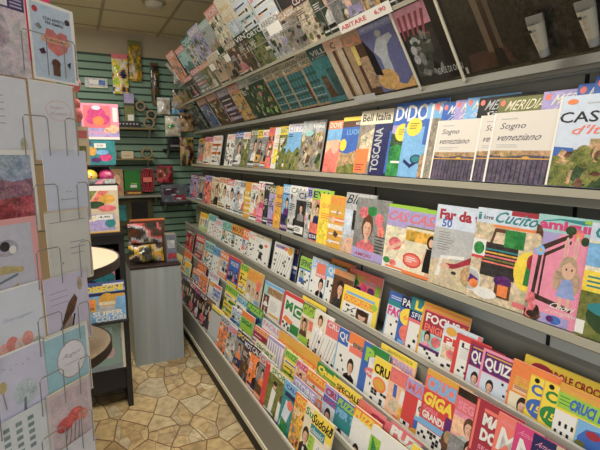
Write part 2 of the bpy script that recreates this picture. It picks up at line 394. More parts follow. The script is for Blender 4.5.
# every magazine of every row: y of its far edge, style, colours, lettering
ROWS = {
 'S2': [
  (4.827, 'face', 'grey', 'gold', 'black', 'ARTE', 'gold', {}),
  (4.580, 'face', 'peach', 'pink', 'brown', 'GENTE', 'white', {}),
  (4.284, 'stripe', 'white', 'white', 'red', 'ITALIA', 'orange', {'w': 0.17}),
  (3.841, 'still', 'white', 'white', 'salmon', 'ARTE', 'plum', {}),
  (3.622, 'face', 'grey', 'blue', 'white', 'OGGI', 'navy', {}),
  (3.423, 'still', 'olive', 'white', 'salmon', 'VIVERE', 'forest', {}),
  (3.265, 'face', 'grey', 'olive', 'white', 'STORIA', 'forest', {}),
  (3.118, 'duo', 'gold', 'yellow', 'black', 'STORIA', 'brown', {}),
  (3.019, 'face', 'grey', 'white', 'rose', 'MONDO', 'orange', {}),
  (2.908, 'still', 'salmon', 'orange', 'magenta', 'FIORI', 'magenta', {}),
  (2.804, 'plain', 'white', 'white', 'gold', 'GUIDA', 'yellow', {}),
  (2.721, 'still', 'olive', 'yellow', 'teal', 'NATURA', 'sky', {}),
  (2.597, 'land', 'sky', 'white', 'lilac', 'CITTA', 'olive', {'w': 0.2}),
  (2.401, 'CROWD', 'olive', 'silver', 'white', 'VIAGGI', 'brown', {'w': 0.2}),
  (2.095, 'LADY', 'salmon', 'orange', 'white', 'DOVE', 'peach', {'w': 0.21}),
  (1.954, 'LANDBLUE', 'blue', 'yellow', 'brown', 'LUOGHI', 'gold', {'w': 0.21}),
  (1.802, 'BELL', 'cream', 'white', 'charcoal', 'Bell Italia', 'orange', {'h': 0.29, 'w': 0.22}),
  (1.682, 'VERTI', 'navy', 'navy', 'silver', 'TOSCANA', 'silver', {'h': 0.225}),
  (1.553, 'LAKEG', 'lilac', 'lilac', 'white', 'DOVE', 'green', {'h': 0.3}),
  (1.475, 'GLASSES', 'sky', 'blue', 'white', 'DOVE', 'sky', {'h': 0.3, 'w': 0.21}),
  (1.357, 'SEA', 'sky', 'blue', 'white', 'MERIDIANI', 'teal', {'h': 0.28, 'w': 0.2}),
  (1.277, 'MERI', 'blue', 'blue', 'white', 'MERIDIANI', 'navy', {}),
  (1.217, 'MERI', 'lilac', 'lilac', 'white', 'MERIDIANI', 'navy', {}),
  (1.166, 'MERI', 'sky', 'sky', 'white', 'MERIDIANI', 'navy', {}),
  (1.113, 'MERI', 'black', 'black', 'silver', 'MERIDIANI', 'charcoal', {}),
  (1.032, 'MERI', 'olive', 'olive', 'cream', 'MERIDIANI', 'brown', {}),
  (0.881, 'MERI', 'lilac', 'lilac', 'white', 'MERIDIANI', 'purple', {}),
  (0.783, 'MERI', 'blue', 'blue', 'white', 'MERIDIANI', 'sky', {}),
  (0.740, 'MERI', 'blue', 'blue', 'white', 'MERIDIANI', 'blue', {'h': 0.29}),
 ],
 'S2f': [
  (1.265, 'SOGNO', 'white', 'white', 'grey', 'Sogno', 'grey', {'h': 0.208, 'w': 0.185}),
  (1.073, 'SOGNO', 'white', 'white', 'grey', 'Sogno', 'grey', {'h': 0.21, 'w': 0.185}),
  (1.021, 'SOGNO', 'white', 'white', 'grey', 'Sogno', 'grey', {'h': 0.215, 'w': 0.19, 't': 0.012}),
  (0.810, 'CASTELLI', 'white', 'white', 'black', 'Castelli', 'red', {'h': 0.24, 'w': 0.24, 't': 0.02}),
 ],
 'S3': [
  (4.813, 'face', 'lilac', 'purple', 'white', 'MODA', 'purple', {}),
  (4.510, 'face', 'grey', 'plum', 'white', 'CINEMA', 'olive', {}),
  (4.239, 'still', 'salmon', 'lilac', 'navy', 'VIP', 'navy', {}),
  (3.995, 'face', 'beige', 'cream', 'crimson', 'DONNA', 'brown', {}),
  (3.775, 'face', 'cream', 'beige', 'red', 'STILE', 'tan', {}),
  (3.548, 'face', 'white', 'rose', 'white', 'AMICA', 'brown', {}),
  (3.367, 'face', 'ice', 'white', 'grey', 'SPOSA', 'silver', {}),
  (3.225, 'face', 'white', 'silver', 'navy', 'LUSSO', 'grey', {}),
  (3.114, 'stripe', 'gold', 'gold', 'orange', 'CUCINA', 'yellow', {}),
  (2.988, 'face', 'white', 'white', 'red', 'GRAZIA', 'salmon', {}),
  (2.853, 'duo', 'pink', 'white', 'magenta', 'TOP', 'magenta', {}),
  (2.744, 'face', 'charcoal', 'charcoal', 'white', 'VOGUE', 'grey', {}),
  (2.659, 'face', 'lilac', 'olive', 'white', 'DONNA', 'purple', {}),
  (2.562, 'plain', 'gold', 'yellow', 'purple', 'OROSCOPO', 'gold', {}),
  (2.456, 'duo', 'navy', 'sky', 'white', 'GENTE', 'purple', {}),
  (2.357, 'face', 'silver', 'white', 'grey', 'CASA', 'white', {}),
  (2.264, 'FACES2', 'black', 'silver', 'white', 'CHI', 'rose', {}),
  (2.141, 'still', 'silver', 'lilac', 'navy', 'BIMBI', 'olive', {}),
  (2.083, 'duo', 'salmon', 'lime', 'navy', 'EVA', 'navy', {}),
  (1.996, 'plain', 'yellow', 'yellow', 'orange', 'GUIDA', 'yellow', {}),
  (1.895, 'stripe', 'gold', 'gold', 'orange', 'RICETTE', 'orange', {}),
  (1.757, 'BLU', 'silver', 'silver', 'black', 'Blu', 'rose', {'w': 0.21, 'h': 0.275}),
  (1.665, 'FLOWERFACE', 'rose', 'silver', 'white', 'DONNA', 'green', {'w': 0.2, 'h': 0.26}),
  (1.440, 'CASA', 'lilac', 'lime', 'rose', 'CASA', 'rose', {'w': 0.2}),
  (1.318, 'CASA2', 'cream', 'lime', 'crimson', 'CASA', 'white', {'w': 0.2}),
  (1.174, 'FARDA', 'silver', 'silver', 'crimson', 'Far da te', 'navy', {'w': 0.21, 'h': 0.275}),
  (1.000, 'CUCITO', 'white', 'ice', 'teal', 'Cucito', 'orange', {'w': 0.21, 'h': 0.282}),
  (0.794, 'AMIG', 'pink', 'mint', 'magenta', 'amigurumi', 'pink', {'w': 0.2, 'h': 0.285}),
  (0.652, 'POT', 'teal', 'sky', 'white', 'CUCINA', 'yellow', {'w': 0.21, 'h': 0.28}),
 ],
 'R1': [
  (4.435, 'panel', 'white', 'yellow', 'orange', 'PAROLE', 'lime', {}),
  (4.133, 'dots', 'white', 'mint', 'teal', 'ENIGMI', 'teal', {}),
  (3.897, 'dots', 'white', 'ice', 'rose', 'REBUS', 'pink', {}),
  (3.684, 'grid', 'white', 'mint', 'green', 'RELAX', 'teal', {}),
  (3.437, 'grid', 'cream', 'gold', 'crimson', 'MAXI', 'brown', {}),
  (3.170, 'grid', 'cream', 'orange', 'white', 'TOP', 'salmon', {}),
  (3.039, 'dots', 'white', 'white', 'salmon', 'FACILE', 'grey', {}),
  (2.917, 'RELAX', 'white', 'white', 'charcoal', 'RELAX', 'green', {'w': 0.17}),
  (2.578, 'CROSSW', 'white', 'white', 'lilac', 'CRUCIVERBA', 'gold', {'w': 0.19}),
  (2.206, 'grid', 'white', 'lime', 'navy', 'SFINGE', 'blue', {}),
  (2.074, 'dots', 'white', 'ice', 'sky', 'LOGICA', 'sky', {}),
  (2.017, 'SUIT', 'cream', 'salmon', 'crimson', 'CRUCI', 'navy', {}),
  (1.911, 'dots', 'white', 'sky', 'white', 'QUIZ', 'sky', {}),
  (1.842, 'SUIT2', 'brown', 'brown', 'orange', 'MAXI', 'plum', {}),
  (1.740, 'YELLOWX', 'yellow', 'yellow', 'salmon', 'CRUCIPUZZLE', 'orange', {'w': 0.25, 'h': 0.138}),
  (1.412, 'FA', 'white', 'teal', 'magenta', 'FACILE', 'teal', {'w': 0.15, 'h': 0.2}),
  (1.335, 'BLUEDISC', 'blue', 'navy', 'white', 'PAROLE', 'yellow', {'w': 0.15, 'h': 0.2}),
  (1.282, 'LA', 'white', 'teal', 'yellow', 'LA', 'rose', {'w': 0.15, 'h': 0.212}),
  (1.215, 'FOCUS', 'white', 'crimson', 'white', 'FOCUS', 'gold', {'w': 0.205, 'h': 0.212}),
  (1.103, 'PIU', 'white', 'white', 'red', 'PIU', 'gold', {'w': 0.15, 'h': 0.168}),
  (1.043, 'LE', 'white', 'red', 'grey', 'LE', 'red', {'w': 0.13, 'h': 0.155}),
  (0.983, 'QUIZ', 'purple', 'crimson', 'white', 'QUIZ', 'crimson', {'w': 0.12, 'h': 0.15}),
  (0.931, 'QUIZ', 'purple', 'purple', 'white', 'QUIZ', 'pink', {'w': 0.14, 'h': 0.147}),
  (0.826, 'ORANGEW', 'orange', 'orange', 'white', 'MAXI', 'hair', {'w': 0.14, 'h': 0.155}),
  (0.767, 'CRB', 'yellow', 'yellow', 'blue', 'CRUCI', 'blue', {'w': 0.15, 'h': 0.136}),
  (0.725, 'CRG', 'yellow', 'yellow', 'green', 'CRUCI', 'green', {'w': 0.15, 'h': 0.138}),
  (0.682, 'PELI', 'gold', 'yellow', 'sky', 'CRUCI PIU', 'sky', {'w': 0.21, 'h': 0.15}),
 ],
 'R1b': [
  (2.550, 'stripe', 'navy', 'navy', 'gold', 'MAXI', 'blue', {'h': 0.2, 'w': 0.17}),
  (1.925, 'BAND', 'orange', 'orange', 'brown', 'CRUCIVERBA', 'brown', {'h': 0.225, 'w': 0.19}),
  (1.755, 'GREENP', 'salmon', 'rose', 'lime', 'PUZZLE', 'magenta', {'h': 0.215, 'w': 0.21}),
  (0.810, 'BIGYEL', 'yellow', 'yellow', 'crimson', 'CRUCIVERBA', 'crimson', {'h': 0.168, 'w': 0.26}),
 ],
 'R2': [
  (4.649, 'face', 'crimson', 'plum', 'white', 'GIALLI', 'red', {}),
  (4.261, 'panel', 'brown', 'red', 'white', 'REBUS', 'crimson', {}),
  (3.927, 'grid', 'white', 'mint', 'navy', 'QUIZ', 'teal', {}),
  (3.665, 'dots', 'white', 'sky', 'navy', 'FACILE', 'blue', {}),
  (3.460, 'panel', 'white', 'orange', 'white', 'MAXI', 'orange', {}),
  (3.248, 'PORTB', 'blue', 'red', 'white', 'VOLTI', 'sky', {}),
  (2.968, 'stripe', 'yellow', 'lime', 'green', 'TOP', 'yellow', {}),
  (2.823, 'WOODY', 'beige', 'gold', 'crimson', 'VOLTI NOTI', 'orange', {}),
  (2.514, 'FRAMES', 'white', 'sky', 'brown', 'VOLTI NOTI', 'brown', {'w': 0.17}),
  (2.228, 'GREENL', 'white', 'red', 'green', 'MEGA', 'red', {'w': 0.16}),
  (2.001, 'GIGAG', 'white', 'lime', 'green', 'GIGANTI', 'yellow', {'w': 0.17}),
  (1.869, 'WOMANX', 'white', 'cream', 'rose', 'CRUCI', 'brown', {'w': 0.16}),
  (1.749, 'PINKX', 'white', 'rose', 'white', 'CRUCI', 'grey', {'w': 0.16}),
  (1.640, 'dots', 'white', 'blue', 'white', 'QUIZ', 'sky', {}),
  (1.557, 'MANO', 'white', 'orange', 'navy', 'ENIGMI', 'black', {'w': 0.16, 'h': 0.22}),
  (1.449, 'PBAND', 'white', 'blue', 'lime', 'PAROLE', 'green', {'w': 0.15, 'h': 0.22}),
  (1.366, 'BADGE', 'white', 'yellow', 'black', 'CRUCI', 'orange', {'w': 0.14, 'h': 0.19}),
  (1.264, 'DOLL', 'peach', 'rose', 'white', 'CRUCI', 'blue', {'w': 0.15, 'h': 0.19}),
  (1.172, 'REDBLUE', 'red', 'salmon', 'lilac', 'MAXI', 'blue', {'w': 0.15, 'h': 0.19}),
  (1.088, 'GIGA', 'red', 'gold', 'yellow', 'GIGA', 'sky', {'w': 0.18, 'h': 0.258}),
  (0.950, 'TRIO', 'pink', 'rose', 'white', 'SEGRETI', 'pink', {'w': 0.15, 'h': 0.258}),
  (0.878, 'MADO', 'crimson', 'crimson', 'white', 'MADONNA', 'black', {'w': 0.15, 'h': 0.262}),
  (0.801, 'MM', 'lilac', 'salmon', 'white', 'M', 'salmon', {'w': 0.13, 'h': 0.256}),
  (0.744, 'MM', 'beige', 'magenta', 'white', 'M', 'magenta', {'w': 0.13, 'h': 0.256}),
  (0.692, 'MM', 'tan', 'navy', 'white', 'M', 'navy', {'w': 0.13, 'h': 0.254}),
  (0.630, 'REDIO', 'beige', 'beige', 'red', 'IO E TE', 'cream', {'w': 0.15, 'h': 0.256}),
  (0.553, 'face', 'rose', 'beige', 'crimson', 'STORIE', 'crimson', {'w': 0.15, 'h': 0.256}),
 ],
 'R2b': [
  (2.061, 'WOODB', 'tan', 'yellow', 'tan', 'CRUCIVERBA', 'tan', {'h': 0.238, 'w': 0.18}),
  (1.372, 'SALB', 'salmon', 'yellow', 'lilac', 'CRUCIVERBA', 'salmon', {'h': 0.235, 'w': 0.2}),
 ],
 'R3': [
  (4.622, 'panel', 'lime', 'yellow', 'white', 'QUIZ', 'lime', {'h': 0.16}),
  (4.247, 'panel', 'lime', 'yellow', 'orange', 'RELAX', 'lime', {'h': 0.16}),
  (3.923, 'panel', 'brown', 'orange', 'white', 'MAXI', 'crimson', {'h': 0.16}),
  (3.673, 'stripe', 'orange', 'red', 'yellow', 'PUZZLE', 'orange', {'h': 0.17}),
  (3.388, 'LIBERO', 'white', 'white', 'blue', 'ENIGMI LIBERI', 'blue', {'h': 0.18, 'w': 0.19}),
  (2.809, 'stripe', 'sky', 'white', 'blue', 'RELAX', 'blue', {'h': 0.15}),
  (2.625, 'OGRN', 'orange', 'orange', 'lime', 'PUZZLE', 'green', {'h': 0.18}),
  (2.392, 'stripe', 'crimson', 'rose', 'yellow', 'PUZZLE', 'crimson', {'h': 0.16}),
  (2.190, 'STACKW', 'white', 'lilac', 'white', 'CRUCI', 'lilac', {'h': 0.17, 't': 0.012}),
  (1.964, 'stripe', 'yellow', 'lime', 'green', 'PUZZLE', 'yellow', {'h': 0.18}),
  (1.836, 'duo', 'ice', 'pink', 'crimson', 'PUZZLE', 'sky', {'h': 0.18}),
  (1.730, 'stripe', 'orange', 'orange', 'yellow', 'PUZZLE', 'salmon', {'h': 0.18}),
  (1.561, 'FACEB', 'lilac', 'red', 'navy', 'CRUCI', 'blue', {'h': 0.185}),
  (1.461, 'PUZB', 'white', 'blue', 'lime', 'PUZZLE', 'teal', {'h': 0.185}),
  (1.341, 'PUZO', 'white', 'orange', 'yellow', 'PUZZLE', 'orange', {'h': 0.2}),
  (1.222, 'CURL', 'white', 'lime', 'green', 'RELAX', 'lime', {'h': 0.19, 't': 0.01}),
  (1.022, 'CRGREEN', 'green', 'green', 'white', 'CRUCI', 'gold', {'h': 0.235}),
  (0.853, 'stripe', 'blue', 'sky', 'white', 'QUIZ', 'blue', {'h': 0.2}),
 ],
 'R3b': [
  (4.438, 'panel', 'cream', 'orange', 'red', 'CRUCI', 'salmon', {}),
  (3.911, 'panel', 'cream', 'red', 'yellow', 'VOLTI', 'orange', {}),
  (3.544, 'stripe', 'white', 'ice', 'red', 'QUIZ', 'pink', {}),
  (3.081, 'stripe', 'yellow', 'lime', 'green', 'PAROLE', 'green', {}),
  (2.832, 'stripe', 'white', 'mint', 'blue', 'RELAX', 'sky', {}),
  (2.633, 'GRNPUZ', 'green', 'red', 'lime', 'PUZZLE', 'teal', {}),
  (2.359, 'stripe', 'white', 'ice', 'rose', 'FACILE', 'pink', {}),
  (2.127, 'PUZOR', 'orange', 'orange', 'yellow', 'PIU PUZZLE', 'crimson', {}),
  (1.905, 'PUZOR', 'gold', 'orange', 'yellow', 'MAXI PUZZLE', 'crimson', {}),
  (1.698, 'QUALI', 'lime', 'lime', 'white', 'Quali PUZZLE', 'green', {}),
  (1.530, 'SPECI', 'yellow', 'yellow', 'charcoal', 'SPECIALE', 'red', {'w': 0.16}),
  (1.356, 'stripe', 'orange', 'rose', 'orange', 'PUZZLE', 'crimson', {}),
  (1.289, 'SUPERP', 'orange', 'salmon', 'gold', 'SUPER', 'crimson', {}),
  (1.168, 'PUZP', 'sky', 'crimson', 'white', 'PUZZLE', 'pink', {}),
  (1.051, 'stripe', 'navy', 'mint', 'magenta', 'TOP', 'lime', {}),
  (0.949, 'stripe', 'white', 'blue', 'white', 'CRUCI', 'blue', {}),
 ],
 'R4': [
  (3.967, 'face', 'plum', 'plum', 'lilac', 'CINEMA', 'crimson', {}),
  (3.804, 'face', 'charcoal', 'plum', 'white', 'GIALLI', 'purple', {}),
  (3.653, 'face', 'black', 'crimson', 'white', 'NOTTE', 'plum', {}),
  (3.478, 'face', 'plum', 'purple', 'pink', 'MUSICA', 'magenta', {}),
  (3.317, 'face', 'black', 'plum', 'white', 'FILM', 'brown', {}),
  (3.139, 'face', 'charcoal', 'brown', 'tan', 'STORIA', 'plum', {}),
  (3.003, 'ROLL', 'silver', 'yellow', 'charcoal', 'ATLANTE', 'silver', {}),
  (2.782, 'still', 'orange', 'silver', 'navy', 'GIOCHI', 'blue', {}),
  (2.607, 'still', 'silver', 'lilac', 'orange', 'BIMBI', 'gold', {}),
  (2.449, 'duo', 'navy', 'navy', 'yellow', 'SPORT', 'orange', {}),
  (2.324, 'still', 'brown', 'navy', 'white', 'MOTORI', 'blue', {}),
  (2.208, 'face', 'orange', 'plum', 'white', 'CALCIO', 'navy', {}),
  (2.087, 'duo', 'brown', 'silver', 'red', 'GOL', 'orange', {}),
  (2.002, 'SPINE', 'red', 'red', 'white', 'FIGURINE', 'red', {}),
  (1.949, 'PLAYER', 'olive', 'cream', 'lime', 'SPORT', 'white', {'w': 0.2}),
  (1.778, 'PLAYERB', 'teal', 'teal', 'white', 'CALCIO', 'sky', {'w': 0.19}),
  (1.659, 'still', 'gold', 'orange', 'yellow', 'GIOCHI', 'orange', {}),
  (1.561, 'SUDOKU', 'cream', 'yellow', 'black', 'Sudoku', 'teal', {'w': 0.2, 'h': 0.235}),
 ],
 'R4b': [
  (2.230, 'stripe', 'cream', 'cream', 'green', 'SPORT', 'cream', {'h': 0.255}),
  (1.743, 'stripe', 'crimson', 'lilac', 'white', 'STORIE', 'purple', {'h': 0.265, 'w': 0.19}),
 ],
 'CA': [
  (4.618, 'still', 'charcoal', 'olive', 'white', 'CACCIA', 'blue', {}),
  (4.195, 'still', 'blue', 'orange', 'white', 'MARE', 'gold', {}),
  (3.867, 'still', 'brown', 'salmon', 'white', 'GIARDINI', 'gold', {}),
  (3.556, 'stripe', 'plum', 'lilac', 'white', 'MUSICA', 'purple', {}),
  (3.286, 'still', 'gold', 'salmon', 'white', 'FIORI', 'gold', {}),
  (3.050, 'still', 'forest', 'silver', 'white', 'GIARDINI', 'green', {}),
  (2.841, 'GARDEN', 'green', 'silver', 'green', 'GIARDINI', 'rose', {}),
  (2.609, 'TARTAN', 'teal', 'tan', 'cream', 'GIARDINI', 'darkteal', {}),
  (2.476, 'TARTAN', 'teal', 'tan', 'cream', 'GIARDINI', 'darkteal', {}),
  (2.341, 'TARTAN', 'teal', 'tan', 'cream', 'GIARDINI', 'darkteal', {}),
  (2.137, 'TARTAN', 'teal', 'cream', 'darkteal', 'GIARDINI', 'darkteal', {}),
  (2.010, 'VILLA', 'darkteal', 'darkteal', 'white', 'VILLE', 'teal', {}),
  (1.850, 'BOOKS', 'tan', 'tan', 'brown', 'CASE', 'brown', {}),
  (1.765, 'BOOKS', 'brown', 'gold', 'cream', 'CASE', 'tan', {}),
  (1.710, 'CASE', 'tan', 'beige', 'orange', 'CASE', 'gold', {}),
  (1.578, 'ABIT', 'blue', 'blue', 'cream', 'ABITARE', 'gold', {}),
  (1.367, 'ISOLA', 'black', 'grey', 'red', 'INTERNI', 'black', {}),
  (1.134, 'LEATHER', 'charcoal', 'black', 'brown', 'LUCE', 'brown', {}),
  (0.898, 'TUBE', 'charcoal', 'olive', 'cream', 'BELLEZZA', 'cream', {}),
  (0.768, 'TUBE', 'charcoal', 'olive', 'cream', 'BELLEZZA', 'cream', {}),
 ],
 'CB': [
  (4.174, 'face', 'charcoal', 'salmon', 'white', 'MODA', 'brown', {}),
  (3.859, 'stripe', 'grey', 'rose', 'white', 'CASA', 'silver', {}),
  (3.584, 'face', 'olive', 'orange', 'white', 'CUCINA', 'gold', {}),
  (3.318, 'face', 'beige', 'white', 'gold', 'SPOSA', 'peach', {}),
  (3.085, 'face', 'tan', 'olive', 'white', 'STILE', 'brown', {}),
  (2.898, 'face', 'brown', 'tan', 'white', 'MODA', 'orange', {}),
  (2.713, 'still', 'brown', 'charcoal', 'white', 'VINI', 'tan', {}),
  (2.532, 'still', 'olive', 'forest', 'white', 'ORTO', 'forest', {}),
  (2.317, 'still', 'silver', 'white', 'grey', 'ARREDO', 'lilac', {}),
  (2.107, 'still', 'stone', 'tan', 'white', 'CLASSIC', 'plum', {}),
  (1.928, 'still', 'beige', 'plum', 'cream', 'CLASSIC', 'olive', {}),
  (1.790, 'face', 'forest', 'charcoal', 'silver', 'NOIR', 'black', {}),
  (1.675, 'still', 'grey', 'forest', 'silver', 'ARTE', 'forest', {}),
  (1.571, 'duo', 'lilac', 'purple', 'white', 'MUSICA', 'grey', {}),
  (1.477, 'still', 'gold', 'lilac', 'purple', 'CUCINA', 'yellow', {}),
  (1.380, 'face', 'charcoal', 'brown', 'white', 'LUCE', 'brown', {}),
 ],
 'CC': [
  (4.398, 'still', 'orange', 'salmon', 'white', 'CUCINA', 'red', {}),
  (4.065, 'land', 'mint', 'red', 'white', 'VIAGGI', 'teal', {}),
  (3.776, 'still', 'silver', 'teal', 'white', 'CASA', 'forest', {}),
  (3.523, 'still', 'lilac', 'lilac', 'white', 'BIMBI', 'gold', {}),
  (3.247, 'land', 'silver', 'mint', 'white', 'MARE', 'tan', {}),
  (3.030, 'still', 'cream', 'salmon', 'white', 'FIORI', 'cream', {}),
  (2.798, 'plain', 'cream', 'cream', 'gold', 'SPOSA', 'ice', {}),
  (2.596, 'stripe', 'ice', 'cream', 'sky', 'CASA', 'mint', {}),
  (2.373, 'stripe', 'ice', 'white', 'rose', 'MARE', 'lilac', {}),
  (2.132, 'SCRIPT', 'black', 'charcoal', 'white', 'bella', 'gold', {}),
  (1.952, 'stripe', 'rose', 'pink', 'crimson', 'DONNA', 'magenta', {}),
  (1.751, 'still', 'plum', 'rose', 'gold', 'CLASSIC', 'rose', {}),
 ],
}

# ---------------------------------------------------------------- covers drawn one by one
CU={}
def cu(f): CU[f.__name__]=f; return f
@cu
def CROWD(bg,m,tc,t,a,r,asp):
    o=[R_(0,0,1,1,'stone',1.),R_(0,.72,1,.28,'silver',.7)]
    o+=busy(r,60,cols=['olive','tan','brown','forest','beige','stone'])
    return o+[E_(.35,.75,.2,.06,'mint',.3),T_(.5,.84,.46,.11,t,'white')]
@cu
def LADY(bg,m,tc,t,a,r,asp):
    return [R_(0,0,1,1,'peach',.4),R_(0,.62,1,.3,'sky',.4),P_([(0,0),(1,0),(1,.5),(.7,.62),(.3,.5),(0,.36)],'salmon',.7),E_(.4,.5,.16,.14,'skin',.3),R_(0,.84,1,.16,'orange'),T_(.06,.86,.5,.11,t,'white')]
@cu
def LANDBLUE(bg,m,tc,t,a,r,asp):
    return [R_(0,0,1,1,'blue',.25),P_([(0,0),(1,0),(1,.33),(.6,.4),(.3,.34),(0,.38)],'tan',1.),P_([(0,0),(1,0),(1,.12),(.5,.17),(0,.1)],'olive',1.),E_(.12,.5,.13,.11,'yellow'),
            R_(0,.93,1,.07,'yellow'),R_(0,.82,1,.11,'brown'),T_(.5,.85,.4,.05,'NOVITA','white'),T_(.2,.68,.74,.1,t,'sky')]
@cu
def BELL(bg,m,tc,t,a,r,asp):
    return [R_(0,0,1,1,'stone',.7),P_([(.1,.2),(.9,.2),(.85,.6),(.5,.72),(.1,.6)],'beige',.9),R_(0,.78,1,.22,'cream'),T_(.06,.83,.88,.12,t,'charcoal'),R_(0,.02,.42,.38,'orange'),*lines(.04,.14,.3,3,'crimson',r)]
@cu
def VERTI(bg,m,tc,t,a,r,asp):
    return [R_(0,0,1,1,'navy',.3),R_(.55,.05,.4,.8,'blue',.5),('v',.06,.06,.26,.86,t,'silver')]
@cu
def LAKEG(bg,m,tc,t,a,r,asp):
    return [R_(0,0,1,1,'lilac',.3),R_(0,.7,1,.3,'blue',.2),P_([(0,.0),(1,0),(1,.55),(.4,.5),(0,.6)],'forest',1.),P_([(0,.0),(.8,0),(.7,.36),(.2,.44),(0,.4)],'green',1.),R_(.1,.18,.6,.03,'white'),T_(.04,.76,.9,.2,t,'white'),E_(.3,.6,.2,.12,'yellow'),*lines(.2,.63,.22,3,'olive',r,.03,.012)]
@cu
def GLASSES(bg,m,tc,t,a,r,asp):
    return [R_(0,0,1,1,'sky',.3),R_(0,.66,1,.34,'blue',.2),T_(.03,.74,.92,.22,t,'white'),E_(.25,.66,.2,.12,'yellow'),*lines(.14,.7,.24,3,'olive',r,.03,.012),
            P_([(.1,.2),(.3,.12),(.6,.24),(.98,.26),(.98,.3),(.58,.28),(.3,.17),(.12,.24)],'navy'),E_(.42,.24,.14,.06,'navy'),E_(.42,.24,.11,.045,'teal'),E_(.75,.28,.13,.06,'navy'),E_(.75,.28,.1,.045,'teal')]
@cu
def SEA(bg,m,tc,t,a,r,asp):
    return [R_(0,0,1,1,'sky',.2),R_(0,.45,.2,.35,'blue',.2),P_([(0,0),(1,0),(1,.3),(.1,.34),(0,.28)],'tan',1.),R_(.1,0,.06,1,'white'),E_(.25,.95,.07,.05,'salmon'),T_(.3,.86,.68,.1,t,'white'),R_(.16,0,.84,.8,'stone',.8)]
@cu
def SOGNO(bg,m,tc,t,a,r,asp):
    o=[R_(0,0,1,1,(226,218,206)),R_(0,0,1,.45,(92,86,104),.7),P_([(0,.4),(.3,.37),(.6,.4),(1,.38),(1,.46),(0,.46)],'tan',.8)]
    for i in range(13): o+=[P_([(.04+.075*i,.02),(.06+.075*i,.02),(.065+.075*i,.33+.03*(i%3)),(.05+.075*i,.33+.03*(i%3))],'plum',.5)]
    o+=[R_(.02,.34,.96,.015,'gold'),E_(.62,.36,.06,.02,'gold'),T_(.14,.74,.4,.11,'Sogno',(96,92,104),.1,0),T_(.12,.6,.68,.09,'veneziano',(96,92,104),.1,0),*lines(.12,.535,.5,2,'silver',r,.03,.01),R_(.13,.9,.26,.012,'silver'),R_(0,0,.035,1,'paper')]
    return o
@cu
def CASTELLI(bg,m,tc,t,a,r,asp):
    o=[R_(0,0,1,1,'ice',.1),P_([(0,0),(1,0),(1,.56),(.7,.46),(.45,.42),(.2,.4),(0,.38)],'olive',1.),P_([(.0,.33),(.24,.35),(.24,.42),(0,.44)],'blue',.3),R_(.4,.42,.4,.1,'tan',.8),R_(.62,.46,.16,.12,'tan',.8)]
    o+=busy(r,60,.08,.02,.9,.36,cols=['forest','brown','olive','forest','tan'],ph=1.)
    return o+[T_(.03,.7,.94,.12,'CASTELLI','black',0,.01),T_(.2,.57,.6,.1,"d'Italia",'salmon',.1,.01),E_(.14,.93,.06,.03,'orange'),R_(.3,.9,.4,.012,'silver'),R_(0,0,.025,1,'paper')]
@cu
def MERI(bg,m,tc,t,a,r,asp):
    return [R_(0,0,1,1,bg,.3),R_(0,.05,1,.6,a,.9),E_(.08,.94,.045,.035,'salmon'),T_(.17,.85,.8,.11,t,tc,.1,.005),T_(.17,.77,.6,.06,r.choice(['Isole','Toscana','Islanda','Sicilia']),'white',.2,.0)]
@cu
def FACES2(bg,m,tc,t,a,r,asp):
    return [R_(0,0,1,1,'charcoal',.5),R_(0,.78,1,.22,'silver',.5),T_(.1,.82,.7,.13,t,'charcoal'),*person(.3,.6,.17,'black','grey',asp=asp),*person(.62,.42,.24,'brown','black','rose',asp=asp),R_(.02,.05,.5,.16,'white'),*lines(.05,.16,.4,3,'black',r,.035)]
@cu
def BLU(bg,m,tc,t,a,r,asp):
    return [R_(0,0,1,1,'silver',.5),P_([(0,0),(1,0),(1,.2),(.5,.3),(.1,.22)],'skin',.5),*person(.72,.48,.28,'brown','olive',asp=asp),R_(.02,.3,.28,.42,'ice',.4),R_(.3,.4,.14,.32,'charcoal',.9),E_(.5,.66,.1,.08,'rose',.6),E_(.88,.7,.13,.08,'rose',.7),E_(.95,.62,.1,.08,'green',.8),T_(.08,.82,.46,.15,'Blu','black',.25,.0),R_(.55,.86,.4,.02,'white')]
@cu
def FLOWERFACE(bg,m,tc,t,a,r,asp):
    return [R_(0,0,1,1,'grey',.6),*person(.4,.5,.32,'brown','rose',asp=asp),E_(.25,.76,.14,.09,'rose',.8),E_(.5,.8,.14,.08,'green',.8),E_(.72,.68,.12,.1,'rose',.8),E_(.8,.5,.09,.1,'salmon',.8),P_([(0,.0),(1,0),(1,.13),(0,.16)],'lilac',.2),T_(.1,.03,.5,.06,'AMORI','crimson'),*lines(.66,.4,.3,6,'charcoal',r,.05)]
@cu
def CASA(bg,m,tc,t,a,r,asp):
    return [R_(0,0,1,1,'cream',.5),R_(0,.66,1,.3,'lilac',.3),R_(0,.95,1,.05,'lime'),T_(.05,.75,.7,.15,t,'rose',.15),E_(.3,.4,.18,.1,'rose',.7),P_([(.1,.25),(.6,.45),(.62,.5),(.1,.32)],'skin',.3),R_(0,0,1,.16,'white'),E_(.12,.12,.1,.05,'green',.6),E_(.3,.1,.1,.05,'salmon',.6),R_(.1,.02,.5,.03,'orange')]
